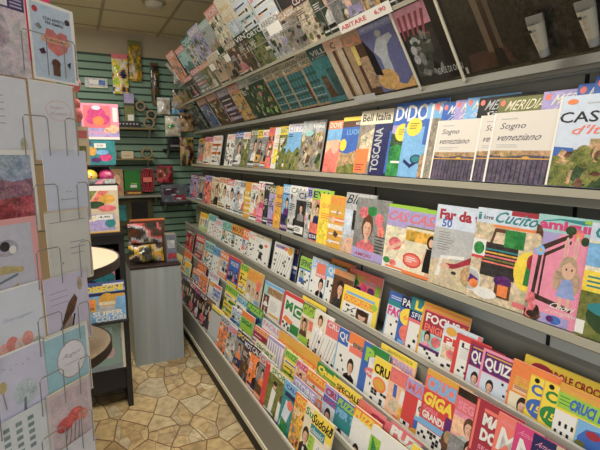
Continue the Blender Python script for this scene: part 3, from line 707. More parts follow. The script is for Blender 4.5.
@cu
def CASA2(bg,m,tc,t,a,r,asp):
    return [R_(0,0,1,1,'cream',.3),R_(0,.94,1,.06,'lime'),R_(0,.72,1,.22,'lilac',.3),T_(.06,.76,.8,.14,t,'rose',.1),R_(0,.7,1,.02,'olive'),R_(0,.5,.9,.16,'gold',.9),
            P_([(.5,.1),(.82,.1),(.8,.3),(.72,.44),(.54,.44),(.52,.3)],'black'),P_([(.5,.36),(.56,.44),(.5,.2),(.46,.22)],'skin'),E_(.64,.54,.1,.1,'hair'),E_(.64,.53,.055,.06,'skin'),R_(.58,.02,.2,.08,'skin'),
            E_(.22,.22,.24,.11,'red'),E_(.22,.22,.2,.085,'salmon'),*lines(.08,.25,.28,3,'white',r,.03,.014),R_(0,.0,1,.05,'orange')]
@cu
def FARDA(bg,m,tc,t,a,r,asp):
    o=[R_(0,0,1,1,'silver',.25),R_(0,.72,1,.28,'ice',.2),T_(.07,.82,.9,.13,t,'crimson',0,.045),T_(.14,.73,.2,.1,'50','blue')]
    o+=lines(.1,.66,.34,8,'grey',r,.03,.01)
    return o+[P_([(0,.0),(1,0),(1,.3),(.3,.36),(0,.3)],'beige',.4),P_([(.13,.12),(.22,.12),(.25,.34),(.66,.38),(.66,.42),(.2,.38)],'white',.2),P_([(.28,.24),(.5,.25),(.92,.4),(.96,.48),(.85,.46),(.5,.31),(.28,.29)],'crimson',.5),E_(.3,.26,.1,.03,'skin'),E_(.78,.2,.16,.12,'tan',.8),E_(.5,.2,.05,.02,'charcoal')]
@cu
def CUCITO(bg,m,tc,t,a,r,asp):
    o=[R_(0,0,1,1,'beige',.6),R_(0,.84,1,.16,'ice',.2),R_(.55,.95,.45,.05,'crimson'),T_(.02,.87,.06,.08,'i','teal'),T_(.12,.88,.16,.05,'love','charcoal',.1),T_(.32,.86,.64,.12,'Cucito','teal',.15,.02),R_(.3,.81,.7,.025,'orange')]
    o+=[R_(.18,.28,.55,.36,'charcoal',.6)]
    for i,c in enumerate(['salmon','olive','rose','gold','teal']): o+=[R_(.18,.42+.035*i,.55,.018,c,.5)]
    o+=[P_([(.28,.64),(.32,.64),(.36,.76),(.52,.76),(.56,.64),(.6,.64),(.55,.8),(.33,.8)],'brown'),R_(.5,.62,.3,.18,'green',.6),R_(0,.46,.22,.2,'white'),E_(.11,.56,.09,.07,'green',.8),R_(0,.45,.22,.03,'red'),R_(.45,.08,.25,.18,'brown',.6),E_(.56,.26,.14,.06,'purple',.8),R_(.5,.1,.16,.12,'orange',.3),E_(.3,.09,.2,.06,'white',.2),
         E_(.9,.42,.2,.2,'yellow',.2),P_([(.86,.28),(.98,.28),(1,.5),(.88,.5)],'green',.4),E_(.95,.52,.08,.08,'crimson',.5),R_(.75,.04,.2,.05,'rose')]
    # pull-out card and basket overlapping the far corner
    return o+[E_(.05,.2,.17,.13,'white'),E_(.05,.2,.15,.115,'silver',.4),P_([(-.05,.16),(.15,.14),(.17,.22),(.02,.26)],'purple',.4),E_(.1,.16,.08,.05,'orange',.5)]
@cu
def AMIG(bg,m,tc,t,a,r,asp):
    o=[R_(0,0,1,1,'pink',.12),R_(0,.84,1,.16,'mint',.1),P_([(.06,.93),(.3,.96),(.6,.94),(.8,.97),(.8,.98),(.3,.975),(.06,.94)],'teal'),T_(.03,.84,1.1,.115,t,'magenta',0,.05),R_(.6,.955,.4,.03,'lime'),P_([(.0,.84),(.34,.84),(.1,.6),(.0,.62)],'lilac',.1)]
    br=(66,46,38)
    o+=[P_([(.05,.2),(.1,.2),(.13,.66),(.08,.68)],br,.5),P_([(.14,.24),(.17,.24),(.18,.62),(.15,.64)],br,.5),P_([(.08,.64),(.48,.82),(.48,.86),(.08,.7)],br,.5),P_([(.15,.6),(.48,.76),(.48,.79),(.15,.64)],br,.5),P_([(.05,.2),(.6,.15),(.6,.19),(.06,.25)],br,.5),
        E_(.1,.66,.055,.05,'sky',.5),E_(.1,.66,.02,.018,'gold'),E_(.07,.2,.055,.05,'rose',.5),E_(.55,.84,.07,.06,'rose',.6),E_(.55,.84,.025,.02,'gold'),E_(.45,.88,.07,.04,'forest',.6),E_(.64,.8,.05,.04,'forest',.6)]
    # crocheted rabbit-eared doll
    o+=[E_(.43,.71,.03,.11,'beige',.2),E_(.43,.71,.015,.08,'pink',.1),E_(.55,.73,.03,.11,'beige',.2),E_(.55,.73,.015,.08,'pink',.1),E_(.49,.53,.12,.12,(190,160,130),.4),E_(.5,.53,.085,.09,'skin',.1),P_([(.41,.55),(.44,.62),(.5,.64),(.57,.62),(.59,.55),(.5,.6)],(190,160,130),.3),E_(.37,.42,.05,.1,(190,160,130),.5),E_(.61,.42,.05,.1,(190,160,130),.5),P_([(.44,.44),(.56,.44),(.63,.27),(.38,.27)],(140,160,214),.3),R_(.43,.17,.045,.1,'skin',.1),R_(.53,.17,.045,.1,'skin',.1),E_(.47,.53,.01,.012,'black'),E_(.54,.53,.01,.012,'black')]
    o+=[T_(.34,.155,.3,.055,'Cuori','white',.2,.01),T_(.3,.1,.4,.045,'e coniglietti','white',.2,0),R_(.12,.0,.88,.09,'lilac',.3),E_(.42,.05,.09,.04,'blue',.4),E_(.36,.05,.05,.03,'purple',.4),R_(.6,0,.09,.09,'pink',.3),E_(.08,.05,.15,.09,(96,72,60),1.),*busy(r,8,0,0,.16,.12,cols=['brown','stone','hair','rose'])]
    return o+[E_(.0,.8,.1,.1,'brown',.9),E_(.02,.74,.08,.07,'beige',.5)]
@cu
def POT(bg,m,tc,t,a,r,asp):
    return [R_(0,0,1,1,'cream',.6),R_(0,.84,1,.16,'ice',.2),T_(.05,.86,.9,.11,t,'teal'),R_(0,.62,1,.2,'sky',.4),R_(0,.4,1,.18,'yellow',.2),*lines(.05,.52,.6,3,'teal',r),E_(.5,.46,.3,.07,'orange',.5),R_(0,.0,1,.4,'olive',.6),E_(.45,.2,.36,.16,'forest',.2),E_(.45,.27,.36,.07,'teal',.1),R_(0,.02,.1,.12,'white')]
@cu
def RELAX(bg,m,tc,t,a,r,asp):
    return [R_(0,0,1,1,'white'),R_(0,.88,1,.12,'cream'),*lines(.06,.82,.6,3,'silver',r,.05),E_(.45,.62,.14,.08,'forest',.5),P_([(.35,.2),(.6,.2),(.55,.45),(.4,.45)],'charcoal',.8),*crossgrid(.1,.05,.8,.5,9,8,r,.1),E_(.75,.7,.1,.05,'salmon',.4),T_(.06,.9,.5,.08,t,'grey')]
@cu
def CROSSW(bg,m,tc,t,a,r,asp):
    o=[R_(0,0,1,1,'white'),R_(.05,.84,.6,.1,'lilac'),T_(.07,.85,.56,.08,t,'navy'),E_(.85,.86,.13,.12,'gold'),E_(.62,.88,.1,.06,'salmon')]
    for i in range(7): o+=[P_([(.08+.12*i,.06),(.1+.12*i,.06),(.28+.12*i,.7),(.26+.12*i,.7)],'grey')]
    return o+crossgrid(.1,.08,.8,.6,9,9,r,.13)+[R_(0,0,.03,.8,'silver')]
@cu
def SUIT(bg,m,tc,t,a,r,asp):
    return [R_(0,0,1,1,'white'),R_(0,.74,1,.26,'salmon'),T_(.04,.78,.5,.16,t,'orange'),R_(.55,.74,.45,.26,'sky'),R_(0,.62,1,.12,'rose'),T_(.05,.64,.5,.08,'MAXI','white'),*person(.4,.42,.26,'hair','black',asp=asp),R_(.62,.3,.34,.22,'ice',.4),*crossgrid(.1,.02,.85,.2,8,3,r,.25),P_([(.36,.1),(.44,.1),(.4,.24)],'white')]
@cu
def SUIT2(bg,m,tc,t,a,r,asp):
    return [R_(0,0,1,1,'brown',.4),*person(.42,.52,.3,'hair','charcoal',asp=asp),R_(0,.84,1,.16,'tan'),T_(.06,.86,.7,.11,t,'orange')]
@cu
def YELLOWX(bg,m,tc,t,a,r,asp):
    o=[R_(0,0,1,1,'yellow'),R_(.1,.76,.8,.08,'sky'),R_(.06,.5,.84,.22,'orange'),T_(.08,.53,.8,.16,t,'yellow',0,.03),R_(.05,.04,.84,.44,'white'),R_(.46,.04,.34,.38,'brown',.7),E_(.63,.22,.1,.14,'skin'),E_(.63,.33,.14,.1,'hair'),E_(.9,.66,.08,.1,'lime')]
    return o+[P_([(.1,.08),(.12,.08),(.44,.4),(.42,.42)],'charcoal'),*crossgrid(.08,.08,.36,.34,6,5,r,.28)]
@cu
def FA(bg,m,tc,t,a,r,asp):
    return [R_(0,0,1,1,'white'),R_(0,.82,1,.18,'blue'),R_(0,.72,1,.1,'teal'),*lines(.08,.9,.8,2,'ice',r),R_(0,.5,1,.22,'ice'),T_(.04,.52,.9,.19,t,'magenta',0,.05),R_(.0,0,.04,.5,'sky')]+[R_(.12+.09*((i*5)%8),.04+.055*i,.07,.045,'black') for i in range(8)]
@cu
def BLUEDISC(bg,m,tc,t,a,r,asp):
    return [R_(0,0,1,1,'blue'),R_(0,.78,1,.22,'navy'),T_(.05,.81,.9,.15,t,'white'),E_(.3,.62,.28,.17,'yellow'),T_(.16,.56,.28,.1,'60','orange'),E_(.35,.32,.25,.16,'salmon',.4),R_(.1,.04,.3,.12,'sky')]
@cu
def LA(bg,m,tc,t,a,r,asp):
    return [R_(0,0,1,1,'white'),R_(0,.76,1,.24,'teal'),T_(.15,.79,.5,.17,t,'yellow',0,.05),R_(0,.62,1,.14,'navy'),T_(.08,.64,.7,.1,'SFINGI','ice'),R_(0,.56,1,.06,'rose'),R_(0,0,.05,.56,'rose')]+[R_(.15+.12*i,.1+.06*((i*2)%5),.09,.055,'black') for i in range(6)]
@cu
def ENIG(bg,m,tc,t,a,r,asp):
    return [R_(0,0,1,1,'white'),R_(0,.74,1,.26,'crimson'),T_(.05,.77,.9,.19,'ENIGMI','salmon',0,.04),R_(.0,.42,1,.32,'mint',.4),*person(.4,.6,.2,'hair','pink',asp=asp),E_(.72,.6,.14,.12,'rose',.4),R_(0,.38,1,.05,'purple')]+[R_(.08+.13*i,.06+.06*((i*3)%5),.09,.055,'black') for i in range(6)]
@cu
def PIU(bg,m,tc,t,a,r,asp):
    return [R_(0,0,1,1,'white'),R_(0,.78,1,.22,'ice'),E_(.22,.87,.15,.09,'gold'),T_(.42,.82,.5,.12,'BIT','silver'),T_(.05,.6,.7,.15,'PIU','red',0,.04),R_(.05,.3,.8,.28,'beige',.6),E_(.3,.43,.12,.09,'rose',.5),E_(.55,.44,.13,.09,'salmon',.5),R_(0,0,1,.06,'cream'),R_(.9,0,.1,1,'rose')]+[R_(.1+.16*i,.12+.06*(i%3),.1,.055,'black') for i in range(5)]
@cu
def LE(bg,m,tc,t,a,r,asp):
    return [R_(0,0,1,1,'red'),R_(.12,.02,.76,.86,'white'),T_(.2,.74,.55,.11,"L'E",'charcoal'),R_(.18,.7,.6,.012,'silver'),*lines(.2,.66,.5,5,'silver',r,.035,.01)]+[R_(.2+.1*i,.22+.05*((i*2)%4),.08,.05,'black') for i in range(6)]
@cu
def QUIZ(bg,m,tc,t,a,r,asp):
    return [R_(0,0,1,1,a),R_(.06,.52,.72,.42,bg),T_(.09,.56,.64,.28,t,'white',0,.035),R_(.1,.88,.6,.03,'gold'),R_(0,0,1,.5,'ice'),R_(0,.1,.06,.4,a),*person(.3,.26,.2,'hair','lilac',asp=asp)]+[R_(.56+.07*((i*3)%5),.06+.07*i,.055,.05,'black') for i in range(6)]
@cu
def ORANGEW(bg,m,tc,t,a,r,asp):
    return [R_(0,0,1,1,'orange',.1),R_(.1,.42,.8,.3,'gold',.3),*lines(.15,.68,.6,2,'salmon',r,.06),R_(.1,.44,.5,.1,'peach'),R_(.05,0,.9,.4,'cream'),*person(.36,.2,.24,'hair','white',asp=asp),*lines(.12,.52,.4,2,'charcoal',r,.03,.012)]
def CR(c):
    def f(bg,m,tc,t,a,r,asp):
        return [R_(0,0,1,1,'gold'),R_(.02,.02,.96,.96,'yellow'),E_(.14,.91,.05,.05,'black'),E_(.3,.92,.05,.05,'cream'),*lines(.4,.9,.5,2,'orange',r,.05),T_(.06,.62,.88,.22,t,c,0,.04),E_(.28,.36,.26,.2,c),T_(.12,.28,.3,.15,'155','yellow',.1),R_(.5,.05,.45,.5,'white')]+crossgrid(.52,.06,.42,.45,5,5,r,.25)
    return f
CU['CRB']=CR('blue'); CU['CRG']=CR('green')
@cu
def PELI(bg,m,tc,t,a,r,asp):
    return [R_(0,0,1,1,'yellow'),R_(.0,.84,1,.16,'gold',.1),*lines(.06,.94,.8,1,'salmon',r),R_(0,.56,1,.28,'lime',.15),*lines(.02,.76,.2,3,'green',r,.06),T_(.15,.6,.29,.2,'CRUCI','blue',.06,.05),T_(.48,.6,.3,.2,'PIU','blue',.06,.05),R_(.0,.06,.26,.46,'white'),R_(.27,0,.73,.54,'sky'),P_([(.3,.04),(.6,.04),(.6,.3),(.52,.46),(.38,.42),(.3,.26)],'blue',.2),E_(.46,.36,.08,.07,'crimson'),E_(.34,.14,.06,.06,'olive',.5)]+[R_(.03+.037*i,.1+.08*((i*2)%4),.03,.08,'black') for i in range(6)]
@cu
def BAND(bg,m,tc,t,a,r,asp):
    return [R_(0,0,1,1,'orange'),R_(.04,.83,.92,.1,'gold'),T_(.06,.84,.88,.08,t,'brown'),R_(0,0,1,.8,'peach',.6)]
@cu
def GREENP(bg,m,tc,t,a,r,asp):
    return [R_(0,0,1,1,'rose'),R_(.02,.7,.96,.28,'salmon',.15),T_(.2,.78,.3,.12,'CRUCI','lime',0,.04),T_(.52,.74,.4,.1,t,'lilac'),E_(.26,.72,.1,.07,'green',.4),E_(.5,.66,.1,.08,'magenta',.4),E_(.72,.64,.1,.08,'purple',.4),R_(.84,.6,.14,.2,'lime',.4),R_(0,.0,1,.56,'white'),E_(.36,.6,.08,.06,'navy',.4)]
@cu
def FOCUS(bg,m,tc,t,a,r,asp):
    return [R_(0,0,1,1,'gold'),R_(.05,.02,.93,.84,'crimson'),R_(.05,.86,.93,.03,'salmon'),R_(.05,.93,.93,.03,'orange'),T_(.1,.68,.72,.15,t,'white',0,.03),E_(.89,.74,.07,.07,'gold'),E_(.89,.74,.05,.045,'red'),T_(.1,.52,.5,.13,'ENIGMI','salmon',0,.03),R_(.05,.26,.5,.25,'mint',.5),*person(.2,.42,.15,'hair','pink',asp=asp),E_(.4,.4,.1,.09,'rose',.5),R_(.05,.22,.5,.05,'purple',.3),R_(.05,.02,.5,.2,'white')]+[R_(.1+.07*i,.04+.05*((i*3)%4),.055,.045,'black') for i in range(6)]
def FOCUS_old(bg,m,tc,t,a,r,asp):
    return [R_(0,0,1,1,'gold'),R_(.06,.02,.94,.86,'crimson'),R_(.04,.92,.94,.03,'orange'),R_(.1,.82,.85,.02,'gold'),R_(.1,.86,.88,.012,'salmon'),T_(.12,.6,.7,.2,t,'white',0,.03),E_(.88,.66,.09,.08,'gold'),E_(.88,.66,.06,.05,'red'),R_(.1,.02,.8,.5,'white')]
@cu
def BIGYEL(bg,m,tc,t,a,r,asp):
    return [R_(0,0,1,1,'yellow',.05),R_(.1,.62,.1,.24,'crimson',.2),E_(.2,.84,.12,.1,'crimson',.2),T_(.24,.78,.7,.13,'PAROLE CROCIATE','crimson',0,.04),R_(.04,.1,.16,.3,'lime'),E_(.12,.42,.09,.09,'red'),E_(.12,.34,.08,.08,'cream'),R_(.05,.08,.14,.22,'green')]
@cu
def PORTB(bg,m,tc,t,a,r,asp):
    o=[R_(0,0,1,1,'red'),R_(.08,.02,.84,.88,'blue',.3),T_(.2,.7,.6,.14,t,'white')]
    for i in range(4): o+=person(.2+.2*i,.42+.04*(i%2),.14,'hair',['navy','black','rose','navy'][i],asp=asp)
    return o+[R_(.1,.02,.8,.14,'yellow')]
@cu
def WOODY(bg,m,tc,t,a,r,asp):
    o=[R_(0,0,1,1,'beige',.2),R_(0,.64,1,.36,'gold',.3),T_(.08,.7,.8,.2,t,'orange'),R_(.66,.45,.25,.3,'salmon',.3)]
    for i in range(3): o+=person(.24+.28*i,.36-.03*i,.2,['brown','tan','hair'][i],['white','cream','sky'][i],asp=asp)
    return o
@cu
def FRAMES(bg,m,tc,t,a,r,asp):
    o=[R_(0,0,1,1,'white'),R_(0,.9,1,.1,'sky'),R_(0,.6,.34,.3,'mint'),R_(.2,.66,.8,.22,'tan',.5),T_(.22,.7,.7,.14,t,'brown')]
    for j in range(2):
        o+=[R_(.05,.04+.3*j,.3,.27,'brown')]+person(.2,.2+.3*j,.14,'hair','white',asp=asp)
    return o+[R_(.45,.1,.5,.06,'gold'),*lines(.45,.5,.45,6,'silver',r,.05)]
@cu
def GREENL(bg,m,tc,t,a,r,asp):
    return [R_(0,0,1,1,'red'),R_(.08,.02,.9,.88,'white'),R_(.12,.56,.36,.24,'white'),T_(.14,.56,.34,.24,'M','green',0,.06),R_(.54,.5,.4,.28,'green'),T_(.58,.54,.3,.2,'C','white',0,.04),P_([(.1,.3),(.5,.24),(.6,.34),(.2,.42)],'orange'),R_(.5,.08,.45,.22,'green'),*crossgrid(.1,.04,.38,.22,4,3,r,.3)]
@cu
def GIGAG(bg,m,tc,t,a,r,asp):
    return [R_(0,0,1,1,'cream',.2),R_(0,.74,1,.26,'olive',.3),T_(.02,.72,.96,.24,'GIGAN','lime',0,.06),R_(.04,.3,.4,.36,'tan',.5),*person(.24,.5,.2,'hair','brown',asp=asp),R_(.48,.44,.48,.22,'salmon',.4),R_(.05,.06,.5,.18,'lime'),*crossgrid(.56,.06,.4,.34,5,5,r,.3)]
@cu
def WOMANX(bg,m,tc,t,a,r,asp):
    o=[R_(0,0,1,1,'white'),R_(.1,.55,.5,.4,'cream',.3),*person(.34,.78,.2,'hair','white',asp=asp)]
    for i in range(6): o+=[P_([(.06+.14*i,.06),(.08+.14*i,.06),(.24+.14*i,.5),(.22+.14*i,.5)],'grey')]
    return o+crossgrid(.08,.06,.85,.48,8,7,r,.12)
@cu
def PINKX(bg,m,tc,t,a,r,asp):
    o=[R_(0,0,1,1,'white'),R_(0,.82,1,.18,'rose'),T_(.08,.85,.8,.12,t,'white'),R_(.0,.66,1,.16,'salmon'),T_(.1,.69,.7,.1,'PER TUTTI','rose')]
    for i in range(6): o+=[P_([(.06+.14*i,.06),(.08+.14*i,.06),(.28+.14*i,.6),(.26+.14*i,.6)],'grey')]
    return o+crossgrid(.08,.06,.85,.56,8,7,r,.14)
@cu
def MANO(bg,m,tc,t,a,r,asp):
    return [R_(0,0,1,1,'white'),R_(0,.78,1,.22,'orange'),R_(.2,.74,.7,.1,'tan'),T_(.22,.75,.6,.08,t,'navy'),R_(.08,.62,.9,.13,'salmon'),*person(.24,.34,.22,'hair','black',asp=asp),R_(.62,.16,.2,.2,'beige',.4),R_(.64,.4,.2,.2,'tan',.5)]
@cu
def PBAND(bg,m,tc,t,a,r,asp):
    return [R_(0,0,1,1,'white'),R_(0,0,.3,1,'blue',.1),R_(.3,.8,.7,.2,'green'),T_(.12,.66,.35,.26,'P','lime',0,.06),R_(.4,.68,.5,.1,'ice'),E_(.5,.5,.3,.09,'rose'),T_(.28,.46,.4,.06,'MAXI','white'),*crossgrid(.36,.05,.6,.3,6,5,r,.2)]
@cu
def BADGE(bg,m,tc,t,a,r,asp):
    return [R_(0,0,1,1,'white'),R_(0,.66,1,.34,'yellow'),T_(.05,.67,.9,.2,'CRUCI','black',0,.04),*crossgrid(.06,.04,.88,.38,7,6,r,.5),E_(.34,.48,.27,.15,'orange'),E_(.34,.48,.2,.1,'gold')]
@cu
def DOLL(bg,m,tc,t,a,r,asp):
    return [R_(0,0,1,1,'peach',.3),R_(0,.72,1,.28,'rose'),T_(.04,.74,.92,.2,'CRUCI','salmon',0,.05),P_([(.2,.46),(.32,.46),(.3,.7),(.18,.7)],'blue'),P_([(.42,.4),(.54,.4),(.6,.66),(.46,.68)],'white'),R_(.6,.36,.14,.3,'blue'),E_(.28,.3,.17,.12,'beige',.5),E_(.6,.24,.16,.12,'gold',.6),E_(.75,.12,.1,.08,'blue'),R_(.3,.04,.2,.1,'orange')]
@cu
def REDBLUE(bg,m,tc,t,a,r,asp):
    return [R_(0,0,1,1,'red'),R_(0,.74,1,.26,'lilac',.3),T_(.05,.78,.8,.17,t,'rose'),R_(.42,.42,.58,.3,'white'),T_(.46,.5,.45,.14,'CRI','charcoal'),R_(.4,.2,.6,.22,'sky'),R_(.4,.12,.4,.22,'blue'),E_(.6,.1,.3,.1,'gold',.5),R_(0,.05,.3,.15,'white'),*crossgrid(.0,.05,.3,.15,3,2,r,.5)]
@cu
def GIGA(bg,m,tc,t,a,r,asp):
    return [R_(0,0,1,1,'red'),R_(0,.93,1,.07,'gold'),R_(0,.74,1,.19,'salmon',.2),T_(.06,.75,.64,.17,'CRUCI','sky',0,.06),T_(.03,.55,.68,.17,'GIGA','yellow',.05,.05),T_(.06,.48,.34,.05,'CASELLE','pink'),T_(.06,.37,.5,.1,'GRANDI','white',0,.04),R_(.58,.28,.42,.26,'purple',.2),R_(0,.27,.75,.08,'sky'),R_(0,.0,1,.26,'white'),*crossgrid(.03,.02,.94,.23,13,5,r,.3),E_(.7,.26,.14,.14,'brown',.8),E_(.7,.32,.09,.08,'tan',.4)]
@cu
def TRIO(bg,m,tc,t,a,r,asp):
    return [R_(0,0,1,1,'pink',.2),R_(0,.86,1,.14,'hair',.4),R_(0,.72,1,.18,'rose'),T_(.06,.75,.84,.1,t,'pink'),R_(.0,.44,.94,.22,'peach',.5),*person(.4,.58,.17,'brown','silver',asp=asp),R_(0,.2,.94,.22,'grey',.6),*person(.5,.34,.17,'hair','black',asp=asp),R_(0,0,.94,.17,'tan',.7),E_(.35,.1,.14,.09,'skin')]
@cu
def MADO(bg,m,tc,t,a,r,asp):
    return [R_(0,0,1,1,'crimson'),R_(.2,.88,.76,.04,'salmon'),R_(.02,.4,.05,.58,'salmon'),T_(.2,.73,.76,.14,'MADO','white',0,.06),T_(.2,.56,.7,.14,'DONN','white',0,.06),T_(.2,.46,.6,.05,'SEGRETI','pink'),T_(.2,.4,.7,.04,'E GRAZIE','pink'),P_([(0,0),(.9,0),(.9,.2),(.7,.34),(.3,.38),(0,.3)],'black',.4),E_(.62,.16,.12,.1,'skin',.2)]
@cu
def MM(bg,m,tc,t,a,r,asp):
    return [R_(0,0,1,1,bg,.3),R_(0,.54,1,.46,mast_ok(m)),T_(.1,.6,.42,.26,'M','white',.12,.01),T_(.1,.89,.4,.06,'Amore','pink',.2,0),R_(0,.46,1,.08,'rose'),R_(.06,.04,.5,.38,'pink',.3),*person(.68,.24,.16,'hair','lilac',asp=asp)]
def mast_ok(m): return m
@cu
def REDIO(bg,m,tc,t,a,r,asp):
    return [R_(0,0,1,1,'beige',.3),*lines(.1,.92,.6,2,'brown',r,.05),T_(.06,.66,.8,.18,'I O','red',0,.05),R_(0,.1,1,.45,'cream',.4),*person(.5,.34,.2,'brown','white',asp=asp)]
@cu
def WOODB(bg,m,tc,t,a,r,asp):
    return [R_(0,0,1,1,'tan',.6),R_(0,.92,1,.08,'yellow'),T_(.05,.78,.9,.1,t,'brown')]
@cu
def SALB(bg,m,tc,t,a,r,asp):
    return [R_(0,0,1,1,'salmon',.2),R_(0,.9,1,.1,'yellow'),T_(.2,.92,.7,.05,'GRANDE RACCOLTA','olive'),R_(0,.76,1,.14,'peach',.2),T_(.05,.76,.9,.12,t,'lilac',0,.05)]
@cu
def LIBERO(bg,m,tc,t,a,r,asp):
    return [R_(0,0,1,1,'white'),R_(.4,.86,.6,.14,'salmon'),R_(0,.8,.4,.2,'gold',.3),T_(.38,.66,.6,.14,'ENIGMI','blue',0,.05),T_(.4,.5,.58,.14,'LIBERI','blue',0,.05),T_(.42,.36,.5,.1,'facili','blue',.2),R_(.1,.02,.25,.5,'ice')]
def PZ(cols,words):
    def f(bg,m,tc,t,a,r,asp):
        o=[R_(0,0,1,1,cols[0],.1),R_(0,.8,1,.2,cols[1],.1)]
        for i,wd in enumerate(words): o+=[T_(.05,.79-.21*i,.9,.17,wd,cols[2+i%2],.05,.06)]
        return o+[R_(0,0,1,.34,cols[4],.4),*person(.3,.2,.2,'hair',cols[1],asp=asp),*lines(.6,.3,.35,4,'silver',r,.06)]
    return f
CU['OGRN']=PZ(['lime','orange','orange','green','white'],['PUZZLE','GIGA'])
CU['PUZOR']=PZ(['orange','gold','gold','yellow','white'],['MAXI','PUZZLE'])
CU['QUALI']=PZ(['lime','green','yellow','orange','white'],['Quali','PUZZLE'])
CU['SUPERP']=PZ(['salmon','rose','crimson','gold','white'],['SU','PUZZLE'])
CU['PUZP']=PZ(['crimson','rose','white','pink','sky'],['PUZ','ZLE'])
CU['GRNPUZ']=PZ(['teal','green','lime','navy','ice'],['PUZZLE','TOP'])
CU['PUZB']=PZ(['teal','blue','lime','sky','white'],['PUZZLE','PER TE'])
CU['PUZO']=PZ(['white','orange','yellow','orange','white'],['PUZZLE'])
CU['CRGREEN']=PZ(['green','yellow','white','gold','blue'],['CRUCI'])
@cu
def SPECI(bg,m,tc,t,a,r,asp):
    return [R_(0,0,1,1,'yellow'),T_(.04,.82,.92,.11,t,'charcoal',0,.03),T_(.6,.7,.3,.08,'PIU','green'),P_([(.0,.7),(.2,.85),(.3,.6),(.1,.5)],'red'),R_(0,0,1,.5,'cream',.3)]
@cu
def FACEB(bg,m,tc,t,a,r,asp):
    return [R_(0,0,1,1,'ice',.3),R_(0,.78,1,.22,'lilac'),T_(.05,.78,.9,.16,'CRUCI','crimson',0,.05),R_(0,.6,1,.16,'blue'),T_(.06,.62,.8,.1,'GIGA','red'),*person(.3,.34,.24,'hair','white',asp=asp),R_(.6,.1,.4,.4,'white')]
@cu
def STACKW(bg,m,tc,t,a,r,asp):
    return [R_(0,0,1,1,'white'),R_(0,.9,1,.1,'lilac',.3)]+[R_(.1+.14*i,0,.06,.88,'lilac',.5) for i in range(6)]
@cu
def CURL(bg,m,tc,t,a,r,asp):
    return [R_(0,0,1,1,'white'),R_(0,0,.3,.8,'lime',.5),P_([(.1,0),(.35,0),(.3,.5),(.05,.8)],'green',.6)]
@cu
def ROLL(bg,m,tc,t,a,r,asp):
    return [R_(0,0,1,1,'silver'),R_(0,.9,1,.1,'yellow',.2),R_(0,.84,1,.05,'olive',.3)]
@cu
def SPINE(bg,m,tc,t,a,r,asp):
    return [R_(0,0,1,1,'red',.1),R_(.6,.1,.4,.6,'white',.3)]
@cu
def PLAYER(bg,m,tc,t,a,r,asp):
    return [R_(0,0,1,1,'olive',.8),R_(0,.84,1,.16,'cream'),T_(.1,.85,.85,.12,t,'green'),P_([(.2,.1),(.38,.1),(.46,.55),(.26,.6)],'white',.1),E_(.36,.66,.08,.07,'skin'),E_(.36,.7,.09,.05,'hair'),P_([(.6,.04),(.74,.04),(.82,.4),(.62,.45)],'white',.1),E_(.74,.52,.08,.07,'brown'),R_(0,0,.9,.05,'purple'),R_(0,.08,.5,.03,'white')]
@cu
def PLAYERB(bg,m,tc,t,a,r,asp):
    return [R_(0,0,1,1,'teal',.6),R_(0,.82,1,.18,'sky'),T_(.1,.86,.8,.08,t,'navy'),R_(.1,.72,.85,.08,'navy',.6),P_([(.05,.1),(.3,.1),(.5,.6),(.2,.66)],'ice',.3),E_(.4,.6,.14,.09,'salmon',.5),P_([(.1,0),(.5,0),(.4,.25),(.1,.3)],'green',.6),R_(.6,.1,.4,.5,'gold',.5)]
@cu
def SUDOKU(bg,m,tc,t,a,r,asp):
    return [R_(0,0,1,1,'cream',.1),R_(.3,.64,.7,.34,'yellow'),T_(.02,.8,.28,.14,'Su','green',.1,.03),T_(.3,.76,.68,.17,'Sudoku','black',.1,.03),R_(.28,.58,.5,.16,'teal'),T_(.3,.6,.44,.1,'classici','ice',.1,.02),R_(.9,.84,.08,.1,'charcoal'),
            R_(.28,.04,.2,.5,'lime',.1),*lines(.3,.5,.14,5,'olive',r,.08),*person(.16,.44,.22,'hair','black',asp=asp),P_([(.12,.12),(.2,.12),(.18,.26),(.13,.26)],'white'),R_(.13,.24,.07,.02,'black'),R_(.52,.02,.46,.5,'white'),*crossgrid(.54,.04,.42,.44,9,9,r,.25,'silver')]
@cu
def GARDEN(bg,m,tc,t,a,r,asp):
    return [R_(0,0,1,1,'forest',1.),*busy(r,50,cols=['forest','green','olive','brown','lime','rose','stone'],ph=.9),R_(0,.84,1,.16,'silver',.4),T_(.06,.86,.88,.1,t,'forest')]
@cu
def TARTAN(bg,m,tc,t,a,r,asp):
    o=[R_(0,0,1,1,'tan',.6),R_(0,.78,1,.22,'beige',.4),T_(.03,.88,.9,.08,t,'darkteal'),T_(.1,.79,.7,.07,'SALOTTI','darkteal'),R_(.08,.04,.8,.7,'teal',.3)]
    for i in range(4): o+=[R_(.08,.1+.16*i,.8,.05,'darkteal',.4)]
    for i in range(5): o+=[R_(.14+.15*i,.04,.05,.7,'darkteal',.5)]
    return o+[R_(.08,.34,.8,.015,'silver'),R_(.08,.18,.8,.015,'silver'),E_(.85,.3,.1,.2,'brown',.8)]
@cu
def VILLA(bg,m,tc,t,a,r,asp):
    return [R_(0,0,1,1,'teal',.5),R_(0,.8,1,.2,'darkteal'),T_(.1,.86,.7,.09,t,'white'),T_(.1,.81,.5,.04,'E CASALI','silver'),P_([(.1,.1),(.4,.1),(.3,.5),(.1,.5)],'brown',.9),R_(.4,.1,.5,.5,'darkteal',.8)]
@cu
def BOOKS(bg,m,tc,t,a,r,asp):
    return [R_(0,0,1,1,bg,.3),R_(0,0,.18,1,'beige',.3),R_(.2,0,.1,1,'brown',.3),R_(.34,0,.14,1,'tan',.3),R_(0,.82,1,.18,'peach',.3),T_(.2,.85,.6,.1,t,tc)]
